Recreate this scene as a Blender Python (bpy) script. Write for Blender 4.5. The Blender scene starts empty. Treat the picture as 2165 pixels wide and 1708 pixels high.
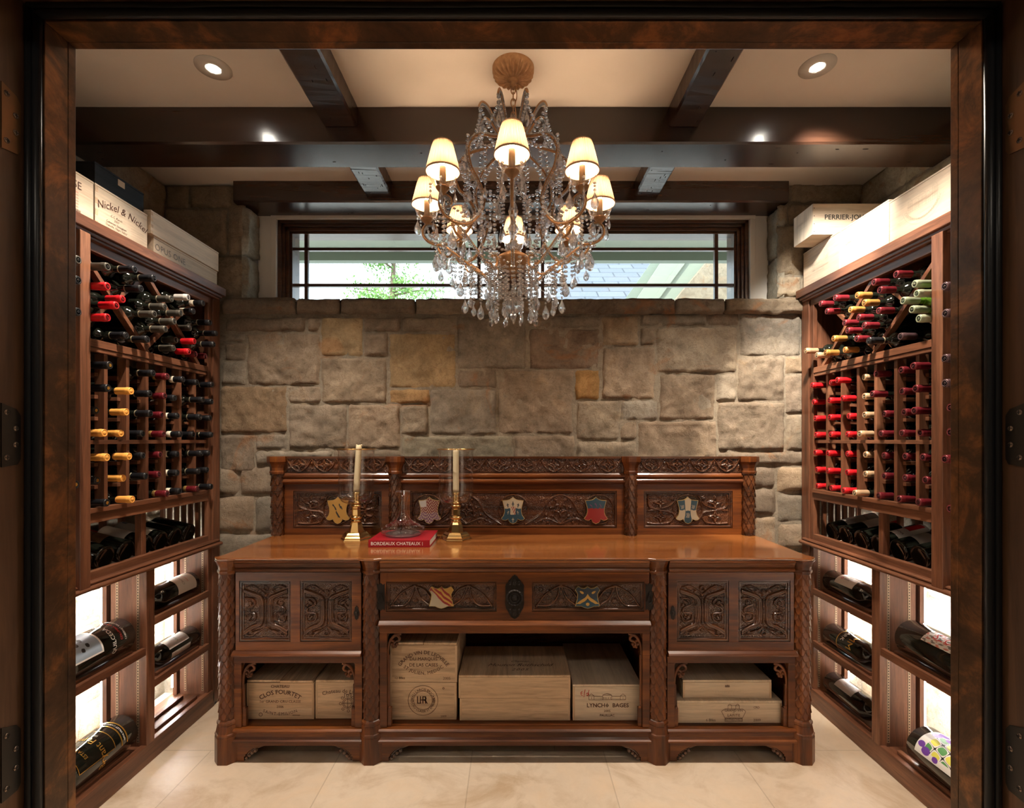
import bpy, math, random
import numpy as np
from mathutils import Vector, Matrix
random.seed(7); RNG=np.random.default_rng(5)
S=bpy.context.scene; COL=S.collection
PI=math.pi; F=1050.0; PX=1085.0; PY=930.0; EYE=1.45
def ux(px,d): return (px-PX)*d/F
def uz(py,d): return EYE-(py-PY)*d/F
# ------------------------------------------------------------------ materials
def nmat(name):
    m=bpy.data.materials.new(name); m.use_nodes=True
    nt=m.node_tree; b=nt.nodes['Principled BSDF']; return m,nt,b
def L(nt,a,b): nt.links.new(a,b)
def plain(name,c,rough=.5,metal=0.,coat=0.,spec=.5,emit=None,es=0.,trans=0.,ior=1.45):
    m,nt,b=nmat(name)
    b.inputs['Base Color'].default_value=(*c,1); b.inputs['Roughness'].default_value=rough
    b.inputs['Metallic'].default_value=metal; b.inputs['Coat Weight'].default_value=coat
    b.inputs['Coat Roughness'].default_value=.08
    b.inputs['Specular IOR Level'].default_value=spec
    b.inputs['Transmission Weight'].default_value=trans; b.inputs['IOR'].default_value=ior
    if emit: b.inputs['Emission Color'].default_value=(*emit,1); b.inputs['Emission Strength'].default_value=es
    return m
def coords(nt,scale=(1,1,1),gen=False,rot=(0,0,0)):
    tc=nt.nodes.new('ShaderNodeTexCoord'); mp=nt.nodes.new('ShaderNodeMapping')
    mp.inputs['Scale'].default_value=scale; mp.inputs['Rotation'].default_value=rot
    oi=nt.nodes.new('ShaderNodeObjectInfo'); ad=nt.nodes.new('ShaderNodeVectorMath'); ad.operation='ADD'
    ml=nt.nodes.new('ShaderNodeMath'); ml.operation='MULTIPLY'; ml.inputs[1].default_value=37.
    L(nt,oi.outputs['Random'],ml.inputs[0])
    L(nt,tc.outputs['Generated' if gen else 'Object'],mp.inputs['Vector'])
    L(nt,mp.outputs[0],ad.inputs[0]); L(nt,ml.outputs[0],ad.inputs[1])
    return ad.outputs[0]
def noise(nt,v,sc=5.,det=4.,rough=.55,dist=0.):
    n=nt.nodes.new('ShaderNodeTexNoise'); n.inputs['Scale'].default_value=sc
    n.inputs['Detail'].default_value=det; n.inputs['Roughness'].default_value=rough; n.inputs['Distortion'].default_value=dist
    L(nt,v,n.inputs['Vector']); return n.outputs['Fac']
def ramp(nt,f,stops):
    r=nt.nodes.new('ShaderNodeValToRGB'); e=r.color_ramp.elements
    while len(e)<len(stops): e.new(.5)
    for i,(p,c) in enumerate(stops): e[i].position=p; e[i].color=(*c,1)
    L(nt,f,r.inputs[0]); return r.outputs[0]
def mix(nt,f,a,b,mode='MIX'):
    m=nt.nodes.new('ShaderNodeMix'); m.data_type='RGBA'; m.blend_type=mode
    if isinstance(f,float): m.inputs[0].default_value=f
    else: L(nt,f,m.inputs[0])
    for s,i in ((a,6),(b,7)):
        if isinstance(s,tuple): m.inputs[i].default_value=(*s,1)
        else: L(nt,s,m.inputs[i])
    return m.outputs[2]
def bump(nt,b,h,dist=.002,st=.5):
    n=nt.nodes.new('ShaderNodeBump'); n.inputs['Distance'].default_value=dist; n.inputs['Strength'].default_value=st
    L(nt,h,n.inputs['Height']); L(nt,n.outputs[0],b.inputs['Normal'])
def wood(name,c0,c1,c2,axis='z',rough=.4,coat=0.,grain=26.,st=.25,spec=.5,figure=.5):
    m,nt,b=nmat(name)
    k={'x':(.07,1,1),'y':(1,.07,1),'z':(1,1,.07)}[axis]
    v=coords(nt,k)
    fine=noise(nt,v,grain*13,3,.65,.2); broad=noise(nt,v,grain*.45,3,.6,1.2); med=noise(nt,v,grain*3.2,4,.65,.8)
    col=ramp(nt,broad,[(.28,c0),(.5,c1),(.72,c2)])
    col=mix(nt,min(1.,figure*1.25),col,ramp(nt,med,[(.34,(.42,.38,.36)),(.50,(.95,.95,.95)),(.66,(1.25,1.2,1.15))]),'MULTIPLY')
    f2=ramp(nt,fine,[(.3,(.55,.55,.55)),(.62,(1,1,1))])
    col=mix(nt,figure,col,f2,'MULTIPLY')
    L(nt,col,b.inputs['Base Color']); b.inputs['Roughness'].default_value=rough
    b.inputs['Coat Weight'].default_value=coat; b.inputs['Coat Roughness'].default_value=.12; b.inputs['Specular IOR Level'].default_value=spec
    bump(nt,b,fine,.0008,st)
    return m
WA=((.075,.028,.014),(.165,.066,.034),(.27,.122,.066))
walnut={a:wood('walnut_'+a,*WA,axis=a,rough=.38,grain=20) for a in 'xyz'}
OK_=((.036,.010,.003),(.108,.030,.0065),(.225,.070,.014))
oak={a:wood('carved_oak_'+a,*OK_,axis=a,rough=.34,coat=.14,grain=18,figure=.45,spec=.32) for a in 'xyz'}
oaktop=wood('polished_oak_top',(.15,.045,.012),(.28,.095,.024),(.40,.16,.045),axis='x',rough=.22,coat=.8,grain=9,figure=.25,st=.08)
oakdark=wood('dark_carved_oak',(.026,.009,.003),(.070,.023,.008),(.14,.048,.016),axis='x',rough=.26,coat=.35,grain=22)
CR=((.55,.43,.30),(.66,.54,.40),(.75,.64,.50))
crate={a:wood('pine_crate_'+a,*CR,axis=a,rough=.6,grain=16,figure=.22,st=.15) for a in 'xyz'}
crate_d={a:wood('aged_pine_crate_'+a,(.50,.34,.21),(.64,.46,.30),(.74,.57,.40),axis=a,rough=.65,grain=16,figure=.35,st=.15) for a in 'xyz'}
blackwood=wood('black_stained_wood',(.004,.004,.005),(.008,.008,.009),(.014,.015,.016),axis='y',rough=.6,grain=20,spec=.2)
def beam_mat(axis):
    m=wood('dark_beam_'+axis,(.014,.006,.004),(.034,.014,.008),(.062,.027,.014),axis=axis,rough=.24,coat=.12,grain=11,figure=.4,st=.12,spec=.75)
    m.node_tree.nodes['Principled BSDF'].inputs['Coat Roughness'].default_value=.27
    return m
beamx=beam_mat('x'); beamy=beam_mat('y')
winwood=wood('window_frame_wood',(.035,.014,.007),(.075,.03,.014),(.12,.05,.024),axis='x',rough=.3,coat=.3,grain=20)
jambwood=wood('knotty_jamb_wood',(.06,.030,.017),(.14,.07,.036),(.21,.11,.058),axis='z',rough=.45,grain=7,figure=.5)
def bronze_mat():
    m,nt,b=nmat('patinated_bronze'); v=coords(nt,(1,1,1))
    n1=noise(nt,v,7,6,.7,.4); n2=noise(nt,v,45,5,.7,0)
    c=ramp(nt,n1,[(.33,(.05,.031,.020)),(.5,(.12,.066,.036)),(.64,(.36,.155,.058)),(.78,(.20,.12,.07))])
    c=mix(nt,.5,c,ramp(nt,n2,[(.3,(.4,.4,.4)),(.7,(1,1,1))]),'MULTIPLY')
    L(nt,c,b.inputs['Base Color']); b.inputs['Metallic'].default_value=.45; b.inputs['Roughness'].default_value=.33
    bump(nt,b,n2,.0006,.3); return m
bronze=bronze_mat()
rubber=plain('black_rubber',(.010,.011,.013),.38)
gilt_m,nt,b=nmat('aged_gilt'); v=coords(nt); n=noise(nt,v,60,4)
L(nt,ramp(nt,n,[(.3,(.38,.205,.095)),(.7,(.56,.33,.165))]),b.inputs['Base Color']); b.inputs['Metallic'].default_value=.3; b.inputs['Roughness'].default_value=.42
gilt=gilt_m
brass=plain('polished_brass',(.80,.56,.24),.18,1.)
iron=plain('dark_iron',(.022,.018,.016),.42,.7)
steel=plain('dark_steel_hinge',(.06,.055,.05),.35,.8)
screwm=plain('screw_metal',(.32,.24,.19),.3,.9)
def glassmat(name,c=(1,1,1),rough=0.,ior=1.5):
    m=bpy.data.materials.new(name); m.use_nodes=True; nt=m.node_tree; nt.nodes.clear()
    o=nt.nodes.new('ShaderNodeOutputMaterial'); g=nt.nodes.new('ShaderNodeBsdfGlass')
    g.inputs['Color'].default_value=(*c,1); g.inputs['Roughness'].default_value=rough; g.inputs['IOR'].default_value=ior
    L(nt,g.outputs[0],o.inputs[0]); return m
crystal=glassmat('lead_crystal',(.98,.99,1),0.,1.52)
_nt=crystal.node_tree; _o=[n for n in _nt.nodes if n.type=='OUTPUT_MATERIAL'][0]; _g=[n for n in _nt.nodes if n.type=='BSDF_GLASS'][0]
_gl=_nt.nodes.new('ShaderNodeBsdfGlossy'); _gl.inputs['Roughness'].default_value=.14; _gl.inputs[0].default_value=(1,1,1,1)
_tr=_nt.nodes.new('ShaderNodeBsdfTransparent'); _m1=_nt.nodes.new('ShaderNodeMixShader'); _m1.inputs[0].default_value=.30; _m2=_nt.nodes.new('ShaderNodeMixShader'); _m2.inputs[0].default_value=.20
_df=_nt.nodes.new('ShaderNodeBsdfTranslucent'); _df.inputs[0].default_value=(.95,.96,1,1); _m0=_nt.nodes.new('ShaderNodeMixShader'); _m0.inputs[0].default_value=.26; L(_nt,_g.outputs[0],_m0.inputs[1]); L(_nt,_df.outputs[0],_m0.inputs[2]); L(_nt,_m0.outputs[0],_m1.inputs[1]); L(_nt,_gl.outputs[0],_m1.inputs[2]); L(_nt,_m1.outputs[0],_m2.inputs[1]); L(_nt,_tr.outputs[0],_m2.inputs[2]); L(_nt,_m2.outputs[0],_o.inputs[0])
def thin(name,tint,refl):
    m=bpy.data.materials.new(name); m.use_nodes=True; nt=m.node_tree; nt.nodes.clear()
    o=nt.nodes.new('ShaderNodeOutputMaterial'); t=nt.nodes.new('ShaderNodeBsdfTransparent'); g=nt.nodes.new('ShaderNodeBsdfGlossy')
    t.inputs[0].default_value=(*tint,1); g.inputs['Roughness'].default_value=.02; g.inputs[0].default_value=(1,1,1,1)
    lw=nt.nodes.new('ShaderNodeLayerWeight'); lw.inputs[0].default_value=.5
    pw=nt.nodes.new('ShaderNodeMath'); pw.operation='POWER'; pw.inputs[1].default_value=3.; ml=nt.nodes.new('ShaderNodeMath'); ml.operation='MULTIPLY_ADD'; ml.inputs[1].default_value=refl; ml.inputs[2].default_value=.085
    L(nt,lw.outputs['Facing'],pw.inputs[0]); L(nt,pw.outputs[0],ml.inputs[0])
    mx=nt.nodes.new('ShaderNodeMixShader'); L(nt,ml.outputs[0],mx.inputs[0]); L(nt,t.outputs[0],mx.inputs[1]); L(nt,g.outputs[0],mx.inputs[2])
    L(nt,mx.outputs[0],o.inputs[0]); return m
beadglass=plain('bead_crystal',(.82,.84,.86),.10,.35,.6,.8,trans=.35)
paneglass=thin('window_glass',(.93,.96,.95),.35)
thinglass=thin('thin_clear_glass',(.93,.93,.93),.95)
bottle_glass=plain('dark_bottle_glass',(.006,.007,.005),.06,0,.3,.6)
green_glass=plain('green_bottle_glass',(.28,.60,.06),.05,0,0,.5,trans=.75)
CAPC={'orange':((.88,.42,.09),.45,0),'black':((.011,.011,.013),.35,.1),'crest':((.010,.010,.012),.35,.1),'olive':((.075,.068,.055),.4,.35),
 'red':((.50,.010,.016),.35,.1),'dkred':((.14,.012,.018),.33,.25),'tan':((.60,.40,.24),.33,.5),'gold':((.52,.27,.07),.33,.55),
 'white':((.62,.60,.56),.4,.1),'band':((.012,.012,.014),.35,.1),'green':((.33,.37,.25),.4,.2),'purple':((.09,.05,.055),.35,.3)}
CAPM={k:plain('foil_'+k,c,r,mt) for k,(c,r,mt) in CAPC.items()}
paper=plain('label_paper',(.66,.62,.56),.6); paper2=plain('white_label',(.78,.77,.74),.6); cream=plain('cream_band',(.75,.68,.55),.5)
goldfoil=plain('gold_foil',(.75,.42,.08),.3,.8); redink=plain('red_ink',(.55,.02,.02),.6); ink=plain('burnt_ink',(.075,.03,.018),.7)
blackink=plain('black_ink',(.012,.012,.012),.6); whiteink=plain('white_ink',(.85,.83,.8),.5); faint=plain('faint_ink',(.50,.41,.31),.7)
grayink=plain('grey_ink',(.22,.20,.18),.7)
plaster_m,nt,b=nmat('ceiling_plaster'); v=coords(nt); n=noise(nt,v,3,4)
L(nt,ramp(nt,n,[(.3,(.78,.72,.64)),(.7,(.83,.77,.69))]),b.inputs['Base Color']); b.inputs['Roughness'].default_value=.8
plaster=plaster_m
whitepaint=plain('white_paint',(.66,.63,.57),.5)
def stone_mat(name,cr=1.,attr=True):
    m,nt,b=nmat(name); v=coords(nt)
    n1=noise(nt,v,7,8,.7,.9); n2=noise(nt,v,42,8,.8,.3); n3=noise(nt,v,3.1,5,.6,1.8)
    if attr:
        a=nt.nodes.new('ShaderNodeAttribute'); a.attribute_name='Col'; base=a.outputs['Color']
    else: base=(.4,.33,.24)
    c=mix(nt,.85,base,ramp(nt,n1,[(.3,(.62,.58,.54)),(.55,(1,1,1)),(.75,(1.15,1.05,.9))]),'MULTIPLY')
    c=mix(nt,.6,c,ramp(nt,n2,[(.35,(.6,.6,.6)),(.6,(1.05,1.05,1.05))]),'MULTIPLY')
    rust=ramp(nt,n3,[(.60,(0,0,0)),(.68,(1,1,1))])
    c=mix(nt,rust,c,mix(nt,.5,c,(.30,.13,.045)))
    vein=ramp(nt,noise(nt,v,9,3,.5,3.),[(.485,(1,1,1)),(.5,(.62,.55,.5)),(.515,(1,1,1))]); c=mix(nt,.7,c,vein,'MULTIPLY')
    L(nt,c,b.inputs['Base Color']); b.inputs['Roughness'].default_value=.85; b.inputs['Specular IOR Level'].default_value=.25
    ad=nt.nodes.new('ShaderNodeMath'); ad.operation='ADD'; L(nt,n1,ad.inputs[0]); L(nt,n2,ad.inputs[1])
    bump(nt,b,ad.outputs[0],.011,.8); return m
stone=stone_mat('sandstone')
def floor_mat():
    m,nt,b=nmat('limestone_tiles'); tc=nt.nodes.new('ShaderNodeTexCoord')
    mp=nt.nodes.new('ShaderNodeMapping'); mp.inputs['Location'].default_value=(.19,.08,0); L(nt,tc.outputs['Object'],mp.inputs[0])
    br=nt.nodes.new('ShaderNodeTexBrick'); br.offset=.37; br.inputs['Scale'].default_value=1
    br.inputs['Brick Width'].default_value=.61; br.inputs['Row Height'].default_value=.40; br.inputs['Mortar Size'].default_value=.003
    br.inputs['Color1'].default_value=(.60,.49,.37,1); br.inputs['Color2'].default_value=(.66,.56,.44,1); br.inputs['Mortar'].default_value=(.50,.41,.31,1)
    br.inputs['Bias'].default_value=0; L(nt,mp.outputs[0],br.inputs['Vector'])
    v=coords(nt,(1,1,1)); n1=noise(nt,v,3.2,6,.6,1.2); n2=noise(nt,v,14,5,.7,.5)
    c=mix(nt,.8,br.outputs['Color'],ramp(nt,n1,[(.32,(.70,.60,.48)),(.52,(1,1,1)),(.75,(1.08,1.0,.90))]),'MULTIPLY')
    c=mix(nt,.35,c,ramp(nt,n2,[(.3,(.8,.76,.7)),(.6,(1,1,1))]),'MULTIPLY')
    L(nt,c,b.inputs['Base Color']); b.inputs['Roughness'].default_value=.42
    bump(nt,b,n2,.002,.25); return m
floorm=floor_mat()
mortar_c=(.33,.285,.22)
# ------------------------------------------------------------------ mesh builder
class MB:
    def __init__(s): s.v=[]; s.f=[]; s.m=[]; s.sm=[]
    def add(s,vs,fs,mi=0,smooth=False):
        o=len(s.v); s.v+= [tuple(map(float,p)) for p in vs]; s.f+=[tuple(i+o for i in f) for f in fs]
        s.m+=[mi]*len(fs); s.sm+=[smooth]*len(fs); return s
    def box(s,x0,x1,y0,y1,z0,z1,mi=0):
        if x0>x1:x0,x1=x1,x0
        if y0>y1:y0,y1=y1,y0
        if z0>z1:z0,z1=z1,z0
        vs=[(x,y,z) for x in(x0,x1) for y in(y0,y1) for z in(z0,z1)]
        return s.add(vs,[(0,1,3,2),(4,6,7,5),(0,4,5,1),(2,3,7,6),(0,2,6,4),(1,5,7,3)],mi)
    def prism(s,poly,y0,y1,axis='y',mi=0):
        # poly 2D list; axis y: (x,z); axis z: (x,y); axis x: (y,z)
        n=len(poly)
        def P(p,t): return {'y':(p[0],t,p[1]),'z':(p[0],p[1],t),'x':(t,p[0],p[1])}[axis]
        vs=[P(p,y0) for p in poly]+[P(p,y1) for p in poly]
        fs=[tuple(range(n)),tuple(range(2*n-1,n-1,-1))]+[(i,i+n,(i+1)%n+n,(i+1)%n) for i in range(n)]
        return s.add(vs,fs,mi)
    def lathe(s,prof,n=24,c=(0,0,0),axis='z',mi=0,smooth=True,rot=0.,sc=(1,1)):
        vs=[];fs=[]
        for r,h in prof:
            for k in range(n):
                a=2*PI*k/n+rot; p,q=r*math.cos(a)*sc[0],r*math.sin(a)*sc[1]
                vs.append({'z':(c[0]+p,c[1]+q,c[2]+h),'x':(c[0]+h,c[1]+p,c[2]+q),'y':(c[0]+p,c[1]+h,c[2]+q)}[axis])
        for j in range(len(prof)-1):
            for k in range(n):
                a,b_=j*n+k,j*n+(k+1)%n; fs.append((a,b_,b_+n,a+n))
        if prof[0][0]>1e-6: fs.append(tuple(range(n-1,-1,-1)))
        if prof[-1][0]>1e-6: fs.append(tuple((len(prof)-1)*n+k for k in range(n)))
        return s.add(vs,fs,mi,smooth)
    def tube(s,pts,r,n=8,mi=0,cap=True,flat=1.,closed=False):
        pts=[Vector(p) for p in pts]; N=len(pts); vs=[]; up=None
        for i,p in enumerate(pts):
            if closed: t=pts[(i+1)%N]-pts[i-1]
            else: t=pts[min(i+1,N-1)]-pts[max(i-1,0)]
            t.normalize()
            if up is None: up=t.orthogonal().normalized()
            up=(up-t*up.dot(t)); up=up.normalized() if up.length>1e-6 else t.orthogonal().normalized()
            w=t.cross(up); rr=r[i] if isinstance(r,(list,tuple)) else r
            for k in range(n):
                a=2*PI*k/n; vs.append(p+up*(math.cos(a)*rr)+w*(math.sin(a)*rr*flat))
        fs=[]
        for i in range(N if closed else N-1):
            for k in range(n):
                a,b_=i*n+k,i*n+(k+1)%n; j=((i+1)%N)*n
                fs.append((a,b_,j+(k+1)%n,j+k))
        if cap and not closed: fs+= [tuple(range(n-1,-1,-1)),tuple((N-1)*n+k for k in range(n))]
        return s.add(vs,fs,mi,True)
    def extr(s,prof,x0,x1,axis='x',mi=0,smooth=False):
        n=len(prof)
        def P(t,p): return (t,p[0],p[1]) if axis=='x' else ((p[0],t,p[1]) if axis=='y' else (p[0],p[1],t))
        vs=[P(x0,p) for p in prof]+[P(x1,p) for p in prof]
        fs=[(i,i+1,i+1+n,i+n) for i in range(n-1)]+[(n-1,0,n,2*n-1),tuple(range(n)),tuple(range(2*n-1,n-1,-1))]
        return s.add(vs,fs,mi,smooth)
    def grid(s,P,mi=0,smooth=True,mifun=None,wrap=False):
        ny,nx=P.shape[:2]; vs=P.reshape(-1,3).tolist(); fs=[];ms=[]
        for j in range(ny-1):
            for i in range(nx-1 if not wrap else nx):
                i2=(i+1)%nx
                fs.append((j*nx+i,j*nx+i2,(j+1)*nx+i2,(j+1)*nx+i)); ms.append(mifun[j][i] if mifun is not None else mi)
        o=len(s.v); s.v+=[tuple(p) for p in vs]; s.f+=[tuple(k+o for k in f) for f in fs]; s.m+=ms; s.sm+=[smooth]*len(fs); return s
    def ball(s,c,r,n=8,m=5,mi=0,sc=(1,1,1)):
        pr=[(r*math.sin(PI*j/m),-r*math.cos(PI*j/m)) for j in range(m+1)]
        vs=[];fs=[]
        vs.append((c[0],c[1],c[2]-r*sc[2]))
        for j in range(1,m):
            for k in range(n):
                a=2*PI*k/n; vs.append((c[0]+pr[j][0]*math.cos(a)*sc[0],c[1]+pr[j][0]*math.sin(a)*sc[1],c[2]+pr[j][1]*sc[2]))
        vs.append((c[0],c[1],c[2]+r*sc[2])); t=len(vs)-1
        for k in range(n): fs.append((0,1+(k+1)%n,1+k))
        for j in range(m-2):
            for k in range(n): a=1+j*n+k; b_=1+j*n+(k+1)%n; fs.append((a,b_,b_+n,a+n))
        for k in range(n): fs.append((1+(m-2)*n+k,1+(m-2)*n+(k+1)%n,t))
        return s.add(vs,fs,mi,True)
    def merge(s,o,off=(0,0,0),mi=None):
        k=len(s.v); s.v+=[(p[0]+off[0],p[1]+off[1],p[2]+off[2]) for p in o.v]; s.f+=[tuple(i+k for i in f) for f in o.f]
        s.m+=[mi if mi is not None else q for q in o.m]; s.sm+=o.sm; return s
    def xf(s,M):
        s.v=[tuple(M@Vector(p)) for p in s.v]; return s
    def mesh(s,name,mats):
        me=bpy.data.meshes.new(name); me.from_pydata(s.v,[],s.f)
        for m in mats: me.materials.append(m)
        me.polygons.foreach_set('material_index',s.m); me.polygons.foreach_set('use_smooth',s.sm); me.update(); return me
def link(name,me,parent=None,loc=(0,0,0),rot=(0,0,0),bev=0.):
    o=bpy.data.objects.new(name,me); COL.objects.link(o); o.location=loc; o.rotation_euler=rot
    if parent is not None: o.parent=parent
    if bev>0:
        md=o.modifiers.new('bevel','BEVEL'); md.width=bev; md.segments=2; md.limit_method='ANGLE'; md.angle_limit=.6
        md.harden_normals=False
    return o
def tag(o,label=None,cat=None,group=None,kind=None):
    if label:o['label']=label
    if cat:o['category']=cat
    if group:o['group']=group
    if kind:o['kind']=kind
    return o
def thing(name,loc,label,cat,group=None,kind=None,rz=0.):
    o=bpy.data.objects.new(name,None); COL.objects.link(o); o.location=loc; o.rotation_euler=(0,0,rz); o.empty_display_size=.05
    return tag(o,label,cat,group,kind)
def part(name,mb,mats,parent,bev=0.,world=True,label=None,loc=None):
    """mesh given in world coordinates; stored relative to the parent chain"""
    off=Vector((0,0,0)); q=parent
    while q is not None: off+=Vector(q.location); q=q.parent
    if world and off.length>0:
        mb.v=[(p[0]-off.x,p[1]-off.y,p[2]-off.z) for p in mb.v]
    if not isinstance(mats,(list,tuple)): mats=[mats]
    o=link(name,mb.mesh(name,mats),parent,bev=bev)
    if loc is not None: o.location=loc
    if label:o['label']=label
    return o
def struct(name,mb,mats,label,bev=0.,cat=None):
    if not isinstance(mats,(list,tuple)): mats=[mats]
    o=link(name,mb.mesh(name,mats),bev=bev); tag(o,label,cat or name.split('_')[0],None,'structure'); return o
def copy_tree(o,parent=None):
    c=o.copy(); COL.objects.link(c)
    if parent is not None: c.parent=parent
    for ch in o.children: copy_tree(ch,c)
    return c
# ---------- noise field
def vnoise(shape,cell,seed):
    r=np.random.default_rng(seed); ny,nx=shape; gy,gx=int(ny/cell)+3,int(nx/cell)+3
    g=r.random((gy,gx)); y=np.arange(ny)/cell; x=np.arange(nx)/cell
    yi=y.astype(int); xi=x.astype(int); fy=y-yi; fx=x-xi; fy=fy*fy*(3-2*fy); fx=fx*fx*(3-2*fx)
    a=g[np.ix_(yi,xi)]; b=g[np.ix_(yi,xi+1)]; c=g[np.ix_(yi+1,xi)]; d=g[np.ix_(yi+1,xi+1)]
    fx=fx[None,:]; fy=fy[:,None]
    return (a*(1-fx)+b*fx)*(1-fy)+(c*(1-fx)+d*fx)*fy
# ---------- text
_tc={}
def text_pts(s,size=.1,warp=None,ax='C',spacing=1.,shear=0.,bold=0.,res=2):
    cu=bpy.data.curves.new('t','FONT'); cu.body=s; cu.size=size; cu.align_x={'C':'CENTER','L':'LEFT','R':'RIGHT'}[ax]; cu.align_y='CENTER'
    cu.space_character=spacing; cu.shear=shear; cu.resolution_u=res; cu.offset=bold*size
    o=bpy.data.objects.new('t',cu); COL.objects.link(o)
    dg=bpy.context.evaluated_depsgraph_get(); me=bpy.data.meshes.new_from_object(o.evaluated_get(dg))
    vs=[tuple(v.co) for v in me.vertices]; fs=[tuple(p.vertices) for p in me.polygons]
    bpy.data.objects.remove(o); bpy.data.curves.remove(cu); bpy.data.meshes.remove(me)
    if warp: vs=[warp(v[0],v[1])+(0,) for v in vs]
    return vs,fs
def arc(R,up=True):
    def w(x,y):
        if up: a=x/R; return ((R+y)*math.sin(a),(R+y)*math.cos(a)-R)
        a=x/R; return ((R-y)*math.sin(a),R-(R-y)*math.cos(a))
    return w
def text_on(mb,s,size,org,ux_,uz_,mi=0,dx=0,dy=0,n=.0012,**k):
    """adds text to mb: org 3D point, ux_ unit vector of reading, uz_ up; lifted n along normal ux x uz"""
    vs,fs=text_pts(s,size,**k); O=Vector(org);U=Vector(ux_);V=Vector(uz_);Nn=U.cross(V)
    mb.add([O+U*(v[0]+dx)+V*(v[1]+dy)+Nn*n for v in vs],fs,mi); return mb
def lines_on(mb,polys,org,U,V,w=.0015,mi=0,n=.0012):
    O=Vector(org);U=Vector(U);V=Vector(V);Nn=U.cross(V)
    for pl in polys:
        for (a,b) in zip(pl[:-1],pl[1:]):
            A=O+U*a[0]+V*a[1]+Nn*n; B=O+U*b[0]+V*b[1]+Nn*n; t=(B-A)
            if t.length<1e-6: continue
            t.normalize(); s_=Nn.cross(t)*w*.5
            mb.add([A-s_,B-s_,B+s_,A+s_],[(0,1,2,3)],mi)
    return mb
def circ(cx,cy,r,n=28,a0=0,a1=2*PI): return [(cx+r*math.cos(a0+(a1-a0)*i/n),cy+r*math.sin(a0+(a1-a0)*i/n)) for i in range(n+1)]
# ------------------------------------------------------------------ stone walls
SC=[(.30,.238,.175),(.32,.25,.18),(.27,.22,.165),(.33,.275,.205),(.255,.205,.155),(.30,.26,.205),(.345,.265,.18),(.275,.24,.19)]
class SW:
    def __init__(s): s.mb=MB(); s.c=[]
    def stone(s,O,U,V,N,u0,v0,u1,v1,H=.016,col=None,seed=0,cell=.013,gap=.0045,rough=1.):
        u0+=gap;u1-=gap;v0+=gap;v1-=gap; w,h=u1-u0,v1-v0
        if w<=.02 or h<=.02: return
        nx=max(6,int(w/cell)+1); ny=max(6,int(h/cell)+1)
        # denser near edges
        tx=np.linspace(0,1,nx); ty=np.linspace(0,1,ny)
        tx=tx+ -.0*tx; X,Y=np.meshgrid(u0+tx*w,v0+ty*h)
        d=np.minimum(np.minimum(X-u0,u1-X),np.minimum(Y-v0,v1-Y))
        # rounded corners
        R=min(.03,w*.3,h*.3); cx=np.clip(X,u0+R,u1-R); cy=np.clip(Y,v0+R,v1-R)
        dc=R-np.hypot(X-cx,Y-cy); d=np.where((np.abs(X-cx)>1e-9)&(np.abs(Y-cy)>1e-9),np.minimum(d,dc),d)
        e=np.clip(d/.0075,0,1); prof=np.sqrt(np.clip(1-(1-e)**2,0,1))
        r=np.random.default_rng(seed)
        n1=vnoise((ny,nx),max(3,.09/cell),seed*3+1)-.5; n2=vnoise((ny,nx),max(2,.03/cell),seed*3+2)-.5; n3=vnoise((ny,nx),1.4,seed*3+3)-.5
        step=np.floor((vnoise((ny,nx),max(4,.14/cell),seed*5+9)+.25*n2)*3.)/3.
        tilt=(r.random()-.5)*.010*(X-u0)/max(w,.1)+(r.random()-.5)*.010*(Y-v0)/max(h,.1)
        hh=prof*(H+rough*(.014*n1+.009*n2+.0045*n3+.013*step)+tilt)-.002
        je=(1-e)*.010; X=X+je*(vnoise((ny,nx),3,seed+77)-.5)*1.3; Y=Y+je*(vnoise((ny,nx),3,seed+99)-.5)*1.3
        P=np.array(O)[None,None]+X[...,None]*np.array(U)+Y[...,None]*np.array(V)+hh[...,None]*np.array(N)
        # consistent winding
        Nn=np.cross(np.array(U),np.array(V)); 
        if np.dot(Nn,np.array(N))<0: P=P[:,::-1]
        s.mb.grid(P,0,True)
        c=.78*np.array(col) if col is not None else np.array(SC[int(r.integers(len(SC)))])
        c=c*(0.9+.2*r.random()); cc=c[None,None]*(1+.35*(vnoise((ny,nx),6,seed+5)-.5))[...,None]
        if Nn.dot(np.array(N))<0: cc=cc[:,::-1]
        cc=np.concatenate([np.clip(cc,0,1),np.ones((ny,nx,1))],2); s.c+=cc.reshape(-1,4).tolist()
    def mortar(s,*b):
        k=len(s.mb.v); s.mb.box(*b); s.c+=[(*mortar_c,1)]*(len(s.mb.v)-k)
    def ashlar(s,O,U,V,N,u0,v0,u1,v1,seed,mn=.12,mx=.34,H=.016,cell=.02,rough=1.,cols=None):
        r=random.Random(seed)
        def rec(a,b,c,d,dep):
            w,h=c-a,d-b
            if w>mx*1.35 or (w>mn*2.2 and h<=mx*.75 and r.random()<.45 and w>h*1.5):
                t=a+w*r.uniform(.35,.65); rec(a,b,t,d,dep+1); rec(t,b,c,d,dep+1); return
            if h>mx*.8 or (h>mn*2 and r.random()<.35):
                t=b+h*r.uniform(.38,.62); rec(a,b,c,t,dep+1); rec(a,t,c,d,dep+1); return
            s.stone(O,U,V,N,a,b,c,d,H,None if cols is None else cols[r.randrange(len(cols))],r.randrange(9999),cell,rough=rough)
        rec(u0,v0,u1,v1,0)
    def build(s,name,label,cat='wall'):
        o=struct(name,s.mb,stone,label,cat=cat); a=o.data.color_attributes.new('Col','FLOAT_COLOR','POINT')
        a.data.foreach_set('color',np.array(s.c,dtype=np.float32).ravel()); return o
DB=2.85; W_=2.0; ZC=2.91
EX,EY,EZ=(1,0,0),(0,1,0),(0,0,1)
bw=SW(); fB=(0,-1,0)
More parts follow.
